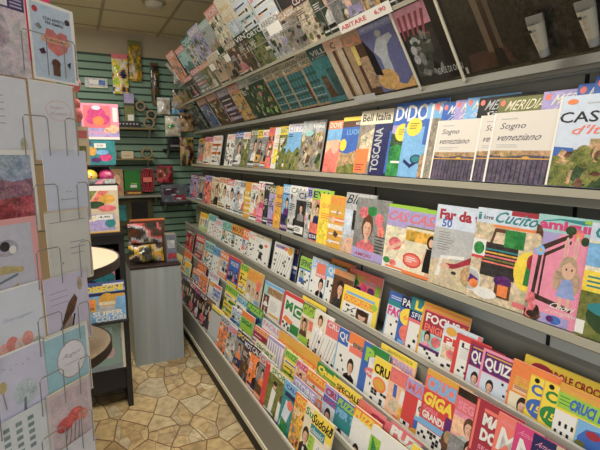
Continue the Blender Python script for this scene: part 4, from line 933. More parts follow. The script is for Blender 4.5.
@cu
def CASE(bg,m,tc,t,a,r,asp):
    return [R_(0,0,1,1,'brown',.6),R_(0,0,.2,.8,'tan',.4),R_(.2,.5,.14,.3,'yellow',.2),P_([(.3,.1),(.7,.1),(.6,.6),(.3,.6)],'tan',.9),R_(0,.8,1,.2,'tan',.3),T_(.06,.82,.8,.14,t,'orange',0,.04)]
@cu
def ABIT(bg,m,tc,t,a,r,asp):
    return [R_(0,0,1,1,(92,102,168),.3),R_(0,.9,1,.1,(120,130,190)),T_(.05,.93,.9,.05,'ABITARE IN CITTA',(190,194,226)),P_([(.3,.22),(.52,.22),(.52,.5),(.6,.66),(.8,.74),(.75,.8),(.4,.78),(.2,.62),(.3,.5)],(196,206,214),.3),E_(.48,.84,.08,.05,'silver',.3),P_([(0,.0),(.3,0),(.5,.1),(.7,.05),(1,.2),(1,0)],'gold',.6),E_(.28,.18,.28,.16,'gold',.5),P_([(.0,.3),(.2,.25),(.18,.6),(0,.85)],'black',.3)]
@cu
def ISOLA(bg,m,tc,t,a,r,asp):
    o=[R_(0,0,1,1,'charcoal',.5),R_(0,.72,.7,.26,'pink',.3),R_(.7,.0,.3,1,'black',.2)]
    for i in range(5): o+=[P_([(.08+.1*i,.6+.04*(i%2)),(.12+.1*i,.6+.04*(i%2)),(.16+.12*i,.9),(.1+.12*i,.9)],'crimson')]
    o+=[R_(.2,.56,.4,.06,'crimson'),P_([(.1,.1),(.5,.1),(.6,.6),(.2,.65)],(78,84,70),.6)]
    o+=busy(r,22,.16,.14,.5,.5,cols=['grey','stone','charcoal','forest','black','silver'])
    return o+[T_(.5,.08,.46,.08,'CASE DI OGGI','silver',0,.01)]
@cu
def LEATHER(bg,m,tc,t,a,r,asp):
    return [R_(0,0,1,1,(38,34,26),.6),P_([(.1,.02),(.8,.04),(.7,.26),(.15,.22)],(74,42,28),.4),P_([(.46,.2),(.54,.2),(.5,1),(.4,1)],(110,88,64),.1),P_([(.62,.2),(.68,.2),(.64,1),(.57,1)],(96,76,56),.1),P_([(.54,.2),(.62,.2),(.57,1),(.5,1)],(52,28,20)),P_([(.54,.02),(.7,.02),(.66,.22),(.54,.22)],'black'),R_(.02,.02,.04,.08,'silver')]
@cu
def TUBE(bg,m,tc,t,a,r,asp):
    return [R_(0,0,1,1,(42,38,30),1.),R_(.04,.86,.9,.14,(150,146,70),.3),T_(.1,.9,.76,.06,t,(80,80,40)),E_(.75,.6,.12,.08,'brown',.9)]

FALL={'FACES2':'duo'}
def art(kind,bg,m,tc,t,a,r,asp):
    p=CU[kind](bg,m,tc,t,a,r,asp) if kind in CU else style(kind,bg,m,tc,t,r,asp,a)
    out=[]
    return p
CLOOK={'CROWD':'with a crowd of tiny people','LADY':'with a salmon-pink photo','LANDBLUE':'with blue sky over golden land','BELL':'with orange box at bottom','VERTI':'with silver letters running upwards','LAKEG':'with green lake and yellow disc','GLASSES':'with dark sunglasses and yellow disc',
 'SEA':'with pale spine stripe','SOGNO':'with dark gondola poles picture','CASTELLI':'with castle above dark trees','MERI':'with italic capitals','BLU':'with silver head and handwritten title','FLOWERFACE':'with flowers round a face','CASA':'with pink hands photo','CASA2':'with woman in black dress','FARDA':'with hand on a tap',
 'CUCITO':'with striped bag','AMIG':'with crocheted rabbit doll','POT':'with dark green pot','SUDOKU':'with man in bow tie','ABIT':'with pale statue','ISOLA':'with red brush strokes','LEATHER':'with two brown straps','TUBE':'with cream tube attached','TARTAN':'with tartan fabric','PLAYER':'with white-clad players',
 'PELI':'with blue bird drawing','GIGA':'with huge yellow letters','FOCUS':'with gold rim and white title','QUIZ':'with tall white letters','MM':'with one large white letter','MADO':'with dark hair photo','CURL':'with curled front page','ROLL':'in a rolled stack','SPINE':'with plain red spine','BIGYEL':'with wide yellow face'}
CW={'forest':'dark green','sky':'sky blue','ice':'pale blue','rose':'rose pink','stone':'stone grey','mint':'mint green','plum':'dark purple','darkteal':'dark teal','lime':'lime green','olive':'olive green'}
def mag_label(i,it,row,n_right,size):
    kind,bg,m=it[1],CW.get(it[2],it[2]),CW.get(it[3],it[3])
    look=CLOOK.get(kind) or LOOK.get(kind,'with bold letters')
    head=f'{bg} magazine' if m==bg else f'{bg} magazine with {m} top'
    if m!=bg and look.startswith('with '): look='and '+look[5:]
    s=f'{head} {look}, {ordinal(n_right)} {row}'
    return s if len(s.split())<=16 else f'{head}, {ordinal(n_right)} {row}'
def row(key, base, axis, lean, yaw, w, h, tmax, where, group, cat='magazine', hj=.012, roll=.012, mat='print',wcap=.235):
    items=ROWS[key]; sb=math.sin(math.radians(yaw)); N=len(items)
    for i,it in enumerate(items):
        y,kind,bg,m,tc,t,a,op=it
        r=random.Random(f'{key}{i}')
        d=(items[i-1][0]-y) if i else .08
        gap=y-items[i+1][0] if i<N-1 else 0
        W=op.get('w',w*r.uniform(.95,1.03)); W=max(W,min(gap*.985,.235))
        hj=hj; Hh=op.get('h',h+r.uniform(-hj,hj)); W=min(W,wcap) if 'w' not in op else W; T=max(.0007,min(op.get('t',tmax),.85*d*sb-.001))
        fr=frame(lean,yaw,0)
        mw=Matrix.Translation(Vector(base(y)))@fr
        # seat both lower corners on the ledge
        low=min(0,(fr.to_3x3()@Vector((W,0,0))).z,(fr.to_3x3()@Vector((W,0,-T))).z,(fr.to_3x3()@Vector((0,0,-T))).z)
        vv=(fr.to_3x3()@Vector((0,1,0)))*((-low+.0005)/math.cos(math.radians(lean)))
        mw=Matrix.Translation(vv)@mw if lean>=0 else mw
        prims=art(kind,bg,m,tc,t,a,r,Hh/W)
        lab=mag_label(i,it,where,N-i,W*Hh).replace('magazine',cat)
        magazine(mw,W,Hh,T,prims,m if m not in('white',) else 'ice',lab,group,name=cat,cat=cat,mat=mat)

row('S2', lambda y:(1.176,y,1.4145),0,10,4,.2,.275,.008,'on upper shelf','magazines on the upper shelf')
row('S2f',lambda y:(1.155,y,1.4165),0,10,4,.19,.21,.012,'in front on upper shelf','books in front on the upper shelf',cat='book')
row('S3', lambda y:(1.087,y,1.0605),0,7,4,.19,.262,.007,'on lower shelf','magazines on the lower shelf')
row('R1', lambda y:(1.076,y,.765),0,11,4.5,.155,.195,.006,'on first rack tier','puzzle magazines on the first rack tier')
row('R1b',lambda y:(1.102,y,.765),0,11,4.5,.17,.21,.006,'behind first rack tier','puzzle magazines behind the first tier row')
row('R2', lambda y:(.9785,y,.535),0,11,4.5,.155,.215,.006,'on second rack tier','puzzle magazines on the second rack tier')
row('R2b',lambda y:(1.003,y,.535),0,11,2.,.17,.232,.004,'behind second rack tier','puzzle magazines behind the second tier row')
row('R3', lambda y:(.865,y,.355),0,12,5.5,.15,.18,.008,'on third rack tier','puzzle magazines on the third rack tier',wcap=.175)
row('R3b',lambda y:(.895,y,.355),0,12,3.5,.155,.222,.003,'behind third rack tier','puzzle magazines behind the third tier row')
row('R4', lambda y:(.764,y,.245),0,12,4.5,.175,.232,.006,'on bottom rack tier','magazines on the bottom rack tier')
row('R4b',lambda y:(.79,y,.245),0,12,3.,.18,.24,.005,'behind bottom rack tier','magazines behind the bottom tier row')
CL=32.; cs,cc=math.sin(math.radians(CL)),math.cos(math.radians(CL))
def can(s,n=0.):  # point of the overhanging canopy: s up its slope, n towards the aisle
    return (1.2-s*cs-n*cc, 1.754+s*cc-n*cs)
def canopy_base(s,n):
    x,z=can(s,n); return lambda y:(x,y,z)
row('CA',canopy_base(.016,.012),0,-CL,3.5,.215,.277,.006,'on canopy bottom row','magazines on the canopy bottom row',hj=.006,mat='sleeved_dim')
row('CB',canopy_base(.312,.0165),0,-CL,3.5,.19,.2,.005,'on canopy middle row','magazines on the canopy middle row',hj=.025,mat='sleeved_dim')
row('CC',canopy_base(.475,-.0235),0,-CL,3.5,.19,.26,.005,'on canopy top row','magazines on the canopy top row',hj=.03,mat='sleeved_dim')

# ---------------------------------------------------------------- the magazine display along the right wall
Y0,Y1=-.25,4.93
disp=thing('magazine_display','long grey metal magazine display with shelves, rack tiers and overhanging canopy','display unit',loc=(.76,2.3,0))
I4=Matrix.Identity(4)
def part(mb,name,mat,parent=disp,label=None,smooth=False):
    o=mb.build(name,mat,None,smooth=smooth); o.parent=parent
    o.matrix_parent_inverse=Matrix.Translation(-Vector(parent.location)) if parent.type=='EMPTY' and parent.parent is None else Matrix.Identity(4)
    if label: o['label']=label
    return o
b=MB(); b.box(.746,Y0,0,1.3,Y1,.0845,'charcoal'); part(b,'plinth','plinth')  # dark face set forward to act as the shadow band below the trim
b=MB(); b.prism([(.735,.085),(.76,.085),(.76,.112),(.735,.112)],Y0,Y1); part(b,'base_trim','trim',label='pale edge strip')
b=MB(); b.prism([(.742,.1125),(.765,.1125),(.765,.215),(.758,.262),(.748,.262)],Y0,Y1); part(b,'kick_panel','back')
def tray(x,zf,zl,zb,xb):   # pocket floor, front plate reaching down to the pocket below
    b=MB(); b.prism([(x-.006,zb),(x,zb),(x,zl),(x-.006,zl)],Y0,Y1); part(b,'tier_front','metal')
    b=MB(); b.prism([(x,zf-.01),(xb,zf-.01),(xb,zf),(x,zf)],Y0,Y1); part(b,'tier_tray','metal')
    b=MB(); b.prism([(x-.011,zl-.016),(x-.0062,zl-.016),(x-.0062,zl+.003),(x-.0005,zl+.003),(x-.0005,zl+.005),(x-.011,zl+.005)],Y0,Y1); part(b,'tier_lip','lip',label='clear plastic lip')
tray(.76,.243,.27,.20,.855)
tray(.862,.353,.425,.245,.968)
tray(.975,.533,.562,.356,1.064)
tray(1.072,.763,.788,.536,1.19)
b=MB(); b.box(1.2,Y0,.75,1.215,Y1,1.03); part(b,'tier_back','metal_lifted')
b=MB(); b.prism([(1.183,.775),(1.1995,.775),(1.1995,.955),(1.183,.945)],Y0,Y1); part(b,'back_step','metal')
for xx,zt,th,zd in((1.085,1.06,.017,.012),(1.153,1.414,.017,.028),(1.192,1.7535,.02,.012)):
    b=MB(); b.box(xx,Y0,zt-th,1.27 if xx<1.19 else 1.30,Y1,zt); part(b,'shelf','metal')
    b=MB(); b.prism([(xx-.006,zt-th-.002),(xx-.0005,zt-th-.002),(xx-.0005,zt+.0025),(xx-.006,zt+.0025)],Y0,Y1); part(b,'shelf_edge','edge' if xx<1.19 else 'back')  # top shelf's edge takes a darker grey as painted canopy shade
    b=MB(); b.box(xx+.012,Y0,zt-th-zd,xx+.03,Y1,zt-th-.0005); part(b,'shelf_stiffener','back')
b=MB(); b.box(1.27,Y0,1.03,1.285,Y1,1.722); part(b,'back_panel','back')  # same enamel in a darker grey, carrying the shade under the shelves
b=MB(); b.box(1.285,Y0,.0,1.31,Y1,1.75); part(b,'rear_frame','metal_lifted')
for k in range(6):
    yy=.79+.95*k-.95
    b=MB(); b.box(1.1985,yy-.006,.956,1.1995,yy+.006,1.028); b.box(1.2685,yy-.006,1.062,1.2695,yy+.006,1.37); b.box(1.2685,yy-.006,1.416,1.2695,yy+.006,1.72); part(b,'upright_slot','slot')
# canopy
def cq(s0,s1,n0,n1): return [can(s0,n0),can(s1,n0),can(s1,n1),can(s0,n1)]
b=MB(); b.prism(cq(.0,.70,-.085,-.07),Y0,4.55); part(b,'canopy_board','board')
b=MB(); b.prism([(1.2,1.7545),(1.3,1.7545),(1.3,1.77),(1.2+.0,1.77)],Y0,Y1) if False else None
b=MB(); b.prism(cq(.299,.309,-.07,.02),Y0,Y1); part(b,'canopy_rail','metal')
b=MB(); b.prism(cq(.298,.312,.02,.026),Y0,Y1); part(b,'rail_edge','edge',label='pale rail strip')
b=MB(); b.prism(cq(.462,.472,-.07,-.012),Y0,4.55); part(b,'canopy_rail','metal')
b=MB(); b.prism(cq(.0,.86,-.6,-.588),Y0,Y1) if False else None
for yy in(1.142,1.354):
    b=MB(); b.prism(cq(.004,.297,.018,.022),yy-.005,yy+.005); part(b,'divider','trim',label='pale upright divider strip')
def wire(pts,name='wire_guard',r=.0022):
    b=MB(); b.tube(pts,r); return part(b,name,'wire')
for k in range(13):
    yy=1.45+.27*k
    x0,z0=can(.312,.026); x1,z1=can(.45,.03); wire([(x0,yy,z0),(x1,yy,z1)])
    x0,z0=can(.474,-.0135); x1,z1=can(.64,-.0135); wire([(x0,yy+.1,z0),(x1,yy+.1,z1)])
for s,n in((.42,.034),(.6,-.006)):
    x,z=can(s,n); wire([(x,1.3,z),(x,4.75,z)]) if s<.5 else None
# printed price strips clipped on the canopy rail
def facing(u,v,o):
    u=Vector(u).normalized(); v=Vector(v).normalized(); n=u.cross(v); m=Matrix((u,v,n)).transposed().to_4x4(); return Matrix.Translation(o)@m
vdir=(-cs,0,cc)
def ptag(y0,y1,s0,s1,n,col,txt,tcol,name='price_tag',label=None):
    x,z=can(s0,n); w=y0-y1; h=s1-s0
    b=MB(); b.box(0,0,-.0012,w,h,0,col); 
    if txt: emit(b,[T_(.04,.3,.52,.42,txt[0],tcol),T_(.72,.3,.2,.46,txt[1],tcol)],w,h)
    o=b.build(name,'print'); o.parent=disp; o.matrix_parent_inverse=Matrix.Translation(-disp.location); o.matrix_basis=facing((0,-1,0),vdir,(x,y0,z))
    if label:o['label']=label
ptag(1.655,1.325,.297,.337,.029,'paper',('ABITARE','6,90'),'red',label='white price strip with red letters')
for (a0,a1) in((2.22,2.07),(2.95,2.86),(3.3,3.2)):
    ptag(a0,a1,.43,.475,.036,'paper',None,'red')
ptag(1.78,1.62,.002,.03,.03,'silver',None,'red')
# ---------------------------------------------------------------- cream tubes given away with two canopy magazines
for k,it in enumerate(q for q in ROWS['CA'] if q[1]=='TUBE'):
    x,z=can(.035,.0345)
    mm_=facing((0,-1,0),vdir,(x,it[0]-.062,z))@Matrix.Rotation(-PI/2,4,'X')
    tg=thing('cream_tube',('left' if k==0 else 'right')+' of two cream cosmetic tubes held on dark canopy magazines','tube','cream tubes on the canopy',mw=mm_)
    bb=MB(); bb.lathe([(.0,0),(.0125,0),(.0135,.021)],0,0,18,(160,162,154)); bb.build('cap','sleeved_dim',tg,smooth=True)
    bb=MB(); bb.lathe([(.0135,.0212),(.0175,.055),(.021,.092)],0,0,18,(190,182,156)); bb.box(-.0235,-.003,.092,.0235,.003,.111,(140,136,126))
    bb.box(-.01,-.0212,.074,-.002,-.0203,.082,'charcoal'); bb.box(-.001,-.0212,.0755,.01,-.0203,.08,'grey'); bb.box(-.006,-.0205,.062,.006,-.0195,.0645,'tan'); bb.box(-.006,-.0195,.046,.008,-.0183,.0485,'tan'); bb.build('tube_body','sleeved_dim',tg)

# ---------------------------------------------------------------- room
def plane(name,pts,mat):
    b=MB(); b.poly(pts); return struct(name,b,mat)
XL,XR,YF,YB,ZC=-1.7,1.5,-1.6,5.4,2.81
b=MB(); b.box(XL,YF,-.1,XR,YB,0); struct('floor',b,'floor')
b=MB(); b.box(XL-.1,YF,-.1,XL,YB+.1,ZC+.1); struct('wall_left',b,'wallp')
b=MB(); b.box(XR,YF,-.1,XR+.1,YB+.1,ZC+.1); struct('wall_right',b,'wallp')
b=MB(); b.box(XL,YB,-.1,XR,YB+.1,ZC+.1); struct('wall_back',b,'plaster')
b=MB(); b.box(XL,YF,ZC,XR,YB,ZC+.1); struct('ceiling',b,'tile')
b=MB()
for k in range(-4,3):
    xx=.33+.6*k; 
    if XL<xx<XR: b.box(xx-.012,YF,ZC-.006,xx+.012,YB,ZC)
for k in range(12):
    yy=5.25-.6*k
    if yy>YF: b.box(XL,yy-.012,ZC-.0065,XR,yy+.012,ZC-.0003)
struct('trim_1',b,'tbar')
# slatted display wall
b=MB(); b.box(XL,YB-.012,0,XR,YB-.0005,2.57); struct('trim_2',b,'greend')
b=MB(); z=.02
while z<2.54:
    b.prism([(0,0)]*3,0,0) if False else None
    b.box(XL,YB-.03,z,XR,YB-.0125,min(2.57,z+.058)); z+=.077
struct('trim_3',b,'green')
# round ceiling lamp
lm=thing('ceiling_lamp','small round white lamp set in the tiled ceiling','lamp',loc=(.72,4.25,ZC))
b=MB(); b.lathe([(0,-.05),(.05,-.05),(.075,-.035),(.08,-.001)],0,0,24); o=b.build('shade','lampw',lm,smooth=True)
b=MB(); b.lathe([(.081,-.012),(.1,-.01),(.105,-.0005)],0,0,24); b.build('ring','tbar',lm)

# ---------------------------------------------------------------- low grey counter at the end of the aisle
ct=thing('low_counter','low grey wood-grain counter panel standing at the aisle end','counter',loc=(.31,3.26,0))
def lpart(mb,name,mat,root,label=None,smooth=False):
    o=mb.build(name,mat,root,smooth=smooth)
    if label:o['label']=label
    return o
b=MB(); b.box(0,0,0,.345,.018,.712); lpart(b,'front_panel','greywood',ct)
b=MB(); b.box(0.002,.0185,0,.02,.5,.712); b.box(.325,.0185,0,.343,.5,.712); lpart(b,'side_panel','greywood',ct)
b=MB(); b.box(-.002,-.002,.7125,.347,.5,.725); lpart(b,'counter_top','rim',ct,'dark reddish-brown top edge')

# ---------------------------------------------------------------- products
def facecam(x,y,z,tilt=0.,yaw=0.):
    m=Matrix((Vector((1,0,0)),Vector((0,0,1)),Vector((0,-1,0)))).transposed().to_4x4()
    return Matrix.Translation((x,y,z))@Matrix.Rotation(math.radians(yaw),4,'Z')@m@Matrix.Rotation(math.radians(-tilt),4,'X')
def packet(name,label,cat,mw,w,h,d,col,prims,mat='print',group=None):
    b=MB(); b.box(0,0,-d,w,h,0,col); emit(b,prims,w,h); o=b.build(name,mat); o.matrix_world=mw
    return tag(o,label,cat,group)
def pouch(name,label,cat,mw,w,h,d,cols,header=None,group=None,seed=1,hang=.05):
    """pillow bag of film, optional header card"""
    r=random.Random(seed); root=thing(name,label,cat,group,mw)
    n,m_=14,16; b=MB()
    for side in(1,-1):
        G=[[None]*(m_+1) for _ in range(n+1)]
        for i in range(n+1):
            for j in range(m_+1):
                u,v=i/n,j/m_; k=(max(0,math.sin(PI*u))**.6)*(max(0,math.sin(PI*v))**.5)
                G[i][j]=(w*u,h*v,side*d/2*k*(1+.25*math.sin(9*u+seed)*math.sin(7*v+2*seed))+.0)
        for i in range(n):
            for j in range(m_):
                f=(.5+1.0*noise.noise((i*.16*w/.15,j*.13*h/.15,seed*3.7))+.18*noise.noise((i*.5,j*.45,seed*1.3)))*(len(cols)-1); f=max(0,min(len(cols)-1.001,f)); k0=int(f); fr=f-k0; fr=fr*fr*(3-2*fr)
                ca=PAL[cols[k0]]; cb=PAL[cols[k0+1]]; c=tuple(ca[m]*(1-fr)+cb[m]*fr for m in range(3))
                q=[G[i][j],G[i+1][j],G[i+1][j+1],G[i][j+1]]
                b.poly(q if side>0 else q[::-1],c,.4)
    b.build('bag','film',root,smooth=True)
    if hang:
        b=MB(); b.tube([(w/2,h+.012,-max(.02,hang)),(w/2,h+.012,.02),(w/2,h+.02,.022)],.0028); b.build('hang_hook','wire',root)
    if header:
        b=MB(); b.box(0,h*1.0,-.003,w,h+header[0],.003,header[1]); emit(b,[T_(.15,.3,.7,.4,header[2],header[3])] if len(header)>2 else [],w,h+.0) if False else None
        b.build('header_card','print',root)
    return root
rr=random.Random(5)
# black stand with children's magazines and toys
st=thing('toy_stand','black floor stand holding children magazines and boxed toys','stand',loc=(-.3,2.73,0))
SW=.535
b=MB(); b.box(0,.0,0.0,.03,.42,1.09); lpart(b,'side_panel','black',st)
b=MB(); b.box(SW-.03,.0,0.0,SW,.42,1.09); lpart(b,'side_panel','black',st)
b=MB(); b.box(.03,.40,.03,SW-.03,.42,1.62); lpart(b,'back_panel','black',st)
b=MB(); b.box(.03,.03,.11,SW-.03,.045,.255); b.box(.03,.003,.245,SW-.03,.4,.255); lpart(b,'base_panel','black',st)
b=MB(); b.box(.03,.0,1.005,SW-.03,.4,1.075); b.box(.0,-.03,1.06,SW,-.0005,1.075); lpart(b,'ledge','black',st)
b=MB(); b.box(.03,.15,1.325,SW,.4,1.337); b.box(.03,.19,1.437,SW-.01,.4,1.447); lpart(b,'shelf','black',st)
b=MB(); b.box(.03,.0,.545,SW-.03,.2,.557); b.box(.0,-.03,.545,SW,-.0005,.557); lpart(b,'magazine_rest','black',st)
b=MB(); b.box(.03,.004,.256,SW-.045,.008,.544); lpart(b,'glass_pane','pane',st,'clear lower pane')
b=MB(); b.box(SW-.045,.002,.256,SW-.0305,.012,.544,'silver'); lpart(b,'pane_edge','trim',st)
# things on the stand
packet('toy_box','pink toy box with flower picture, on top of the teal box','box',facecam(.062,2.93,1.596),.2,.205,.07,'pink',[R_(0,.0,1,1,'pink',.2),R_(0,0,1,.07,'white'),R_(.06,.32,.72,.62,'rose'),E_(.4,.72,.24,.2,'magenta',.5),E_(.25,.56,.14,.14,'magenta',.4),E_(.6,.56,.16,.14,'magenta',.4),E_(.45,.52,.15,.13,'orange',.5),E_(.4,.88,.12,.06,'ice'),R_(0,.08,1,.24,'lilac',.4),T_(.2,.14,.5,.1,'FIORI','pink'),R_(.84,.5,.13,.4,'white'),E_(.85,.3,.14,.12,'peach',.8),E_(.68,.26,.1,.08,'peach',.8)],group='toy boxes on the stand')
packet('toy_box','teal toy box with pink shapes and price label, under the pink box','box',facecam(.055,2.935,1.4475),.178,.147,.09,'teal',[R_(0,0,1,1,'teal',.4),E_(.3,.55,.14,.18,'gold',.5),E_(.7,.3,.2,.15,'magenta',.7),E_(.4,.2,.16,.1,'purple',.7),E_(.15,.85,.14,.1,'purple',.5),R_(.36,.68,.36,.18,'white'),T_(.44,.72,.2,.09,'9,90','grey'),E_(.6,.5,.2,.1,'sky',.5)],group='toy boxes on the stand')
def plushball(name,label,c,r,col,eyes):
    root=thing(name,label,'toy','round toys on the stand',loc=c)
    b=MB(); b.ball((0,0,r),(r,r,r*.95),col,20,14); b.build('body','print',root,smooth=True)
    if eyes:
        for s in(-1,1):
            b=MB(); b.ball((s*r*.3-.006,-r*.86,r*1.05),(r*.2,r*.2,r*.24),'white',12,8); e=b.build('eye','print',root,smooth=True)
            b=MB(); b.ball((s*r*.3-.006,-r*1.03,r*1.0),r*.08,'black',8,6); e2=b.build('pupil','print',e,smooth=True)
        b=MB(); b.raw([(-.02,-r*.9,r*.9),(.012,-r*.9,r*.9),(0,-r*1.3,r*.78),(0,-r*.85,r*.62)],[(0,1,2),(0,2,3),(1,3,2)],'orange'); b.build('beak','print',root)
    else:
        b=MB(); b.ball((r*.3,-r*.75,r*1.2),r*.35,'pink',10,8); b.build('spot','print',root,smooth=True)
plushball('plush_ball','round yellow plush ball with two eyes, on the stand shelf',(.085,2.95,1.338),.044,'yellow',True)
plushball('toy_ball','shiny magenta toy ball beside the yellow plush ball',(.176,2.97,1.338),.044,'magenta',False)
packet('toy_bag','small clear bag of grey toys in front of the toy balls','bag',facecam(.03,2.893,1.3375),.19,.03,.006,'silver',[R_(0,0,1,1,'grey',1.),P_([(.4,0),(.6,0),(.7,1),(.5,.6)],'pink',.6),R_(.7,.1,.3,.8,'silver',.8)])
packet('activity_pack','cream craft pack with feathers and price label on the black ledge','pack',facecam(-.02,2.7165,1.0755,0),.235,.262,.012,'beige',[R_(0,0,1,1,'beige',.3),R_(0,.9,1,.1,'white'),P_([(.1,.5),(.25,.5),(.55,.9),(.4,.9)],'olive',.8),P_([(.2,.45),(.35,.5),(.8,.88),(.6,.9)],'salmon',.8),E_(.75,.72,.18,.1,'gold',.6),E_(.5,.6,.2,.08,'forest',.7),E_(.75,.52,.2,.07,'rose',.5),R_(.1,.05,.8,.35,'lilac',.6),E_(.8,.2,.12,.09,'teal',.3),E_(.25,.12,.1,.06,'yellow',.4),E_(.4,.32,.2,.06,'cream',.5),R_(.5,.28,.36,.11,'white'),T_(.56,.31,.24,.05,'4,90','black'),R_(0,0,1,.02,'gold')])
# magazines standing in the stand
magazine(facecam(-.16,2.80,.70,3),.34,.26,.006,[R_(0,0,1,1,'pink',.4),R_(.5,.5,.5,.4,'mint',.6),E_(.8,.35,.2,.2,'teal',.6),E_(.6,.2,.14,.14,'navy',.5),R_(.3,.9,.7,.08,'rose')],'rose','pink children magazine behind the drawing magazine in the black stand','children magazines in the stand')
magazine(facecam(-.012,2.722,.5575,0),.234,.235,.004,[R_(0,0,1,1,'sky',.5),R_(0,.84,1,.16,(60,90,160),.2),R_(.5,.9,.48,.05,'white'),T_(.1,.75,.86,.16,'DISEGNI','yellow',0,.06),R_(0,.66,1,.08,'navy'),R_(.7,.58,.28,.1,'gold'),R_(0,.28,.34,.32,'gold',.2),E_(.16,.48,.14,.12,'orange',.3),T_(.05,.32,.24,.08,'CREA','navy'),E_(.58,.5,.2,.22,'gold',.3),R_(.4,.42,.36,.08,'cream',.3),P_([(.36,.2),(.8,.2),(.76,.4),(.42,.4)],'silver',.4),R_(.82,.3,.18,.3,'sky',.4),T_(.24,.14,.7,.13,'SUPER','white',0,.03),T_(.3,.0,.68,.13,'COLORI','white',0,.03)],'navy','blue and yellow drawing magazine with large lettering at front of black stand','children magazines in the stand')
packet('game_box','green boxed game behind the lower pane of the stand','box',facecam(-.02,2.80,.256),.205,.26,.08,'green',[R_(0,0,1,1,'green',.4),R_(.1,.2,.6,.5,'lime',.5),E_(.7,.3,.14,.14,'salmon',.6),R_(.1,.75,.7,.15,'mint')])
packet('game_box','slim pale blue boxed game behind the pane, right of the green one','box',facecam(.187,2.81,.256),.017,.27,.09,'sky',[R_(0,0,1,1,'teal',.3),R_(.1,.2,.8,.3,'sky',.3),R_(.1,.6,.8,.2,'ice',.3)])

# two-tier round display table
tb=thing('round_table','two-tier round cream display table with dark brown edging behind the card rack','table',loc=(-.19,2.0,0))
for zz,rr_ in((1.09,.34),(.735,.29)):
    b=MB(); b.lathe([(0,0),(rr_-.006,0),(rr_-.006,-.03),(0,-.03)],0,0,64,z0=zz); s=b.build('table_top','cream',tb,smooth=False)
    b=MB(); b.lathe([(rr_-.0055,.002),(rr_,.002),(rr_,-.034),(rr_-.0055,-.034),(rr_-.0055,.002)],0,0,64,z0=zz); b.build('edging','rim',s)
b=MB(); b.lathe([(.03,.02),(.03,1.06)],0,0,20); b.build('pole','wire',tb,smooth=True)
b=MB(); b.lathe([(0,.02),(.22,.02),(.24,0),(0,0)],0,0,40); b.build('base','rim',tb)

# ---------------------------------------------------------------- greeting-card rack
D=Vector((.743,.669,0)); Nn=Vector((.669,-.743,0)); PR=Vector((.032,1.2,0))
rk=thing('card_rack','wire greeting-card rack full of cards, nearest thing on the left','card rack',loc=(-.16,1.22,0))
def rpart(mb,name,mat,label=None,mw=None):
    o=mb.build(name,mat); o.parent=rk; o.matrix_parent_inverse=Matrix.Translation(-rk.location)
    if mw is not None: o.matrix_basis=mw
    if label:o['label']=label
    return o
def rackm(t,z,n=0.,toward=0.):
    o=PR-D*t+Nn*n+Vector((0,-toward,z)); return facing(D,(0,0,1),o)
b=MB(); b.tube([(-.16,1.22,.02),(-.16,1.22,1.85)],.018); rpart(b,'pole','wire')
b=MB(); b.lathe([(0,.02),(.2,.02),(.22,0),(0,0)],-.16,1.22,36); rpart(b,'base','wire')
b=MB(); b.box(0,0,-.004,.30,1.12,0,'beige'); rpart(b,'back_panel','cream',mw=rackm(.33,.66,-.045))
b=MB(); b.box(0,0,-.004,.255,.17,0,'pink'); rpart(b,'header_board','pink',label='pink header board',mw=rackm(.30,1.7,-.03))
tops=[1.822,1.653,1.512,1.379,1.242,1.120,.9965,.869]
tr=[.009,.021,.002,.008,.024,.033,.038,.036]; tl=[.128,.14,.136,.142,.144,.148,.155,.161]
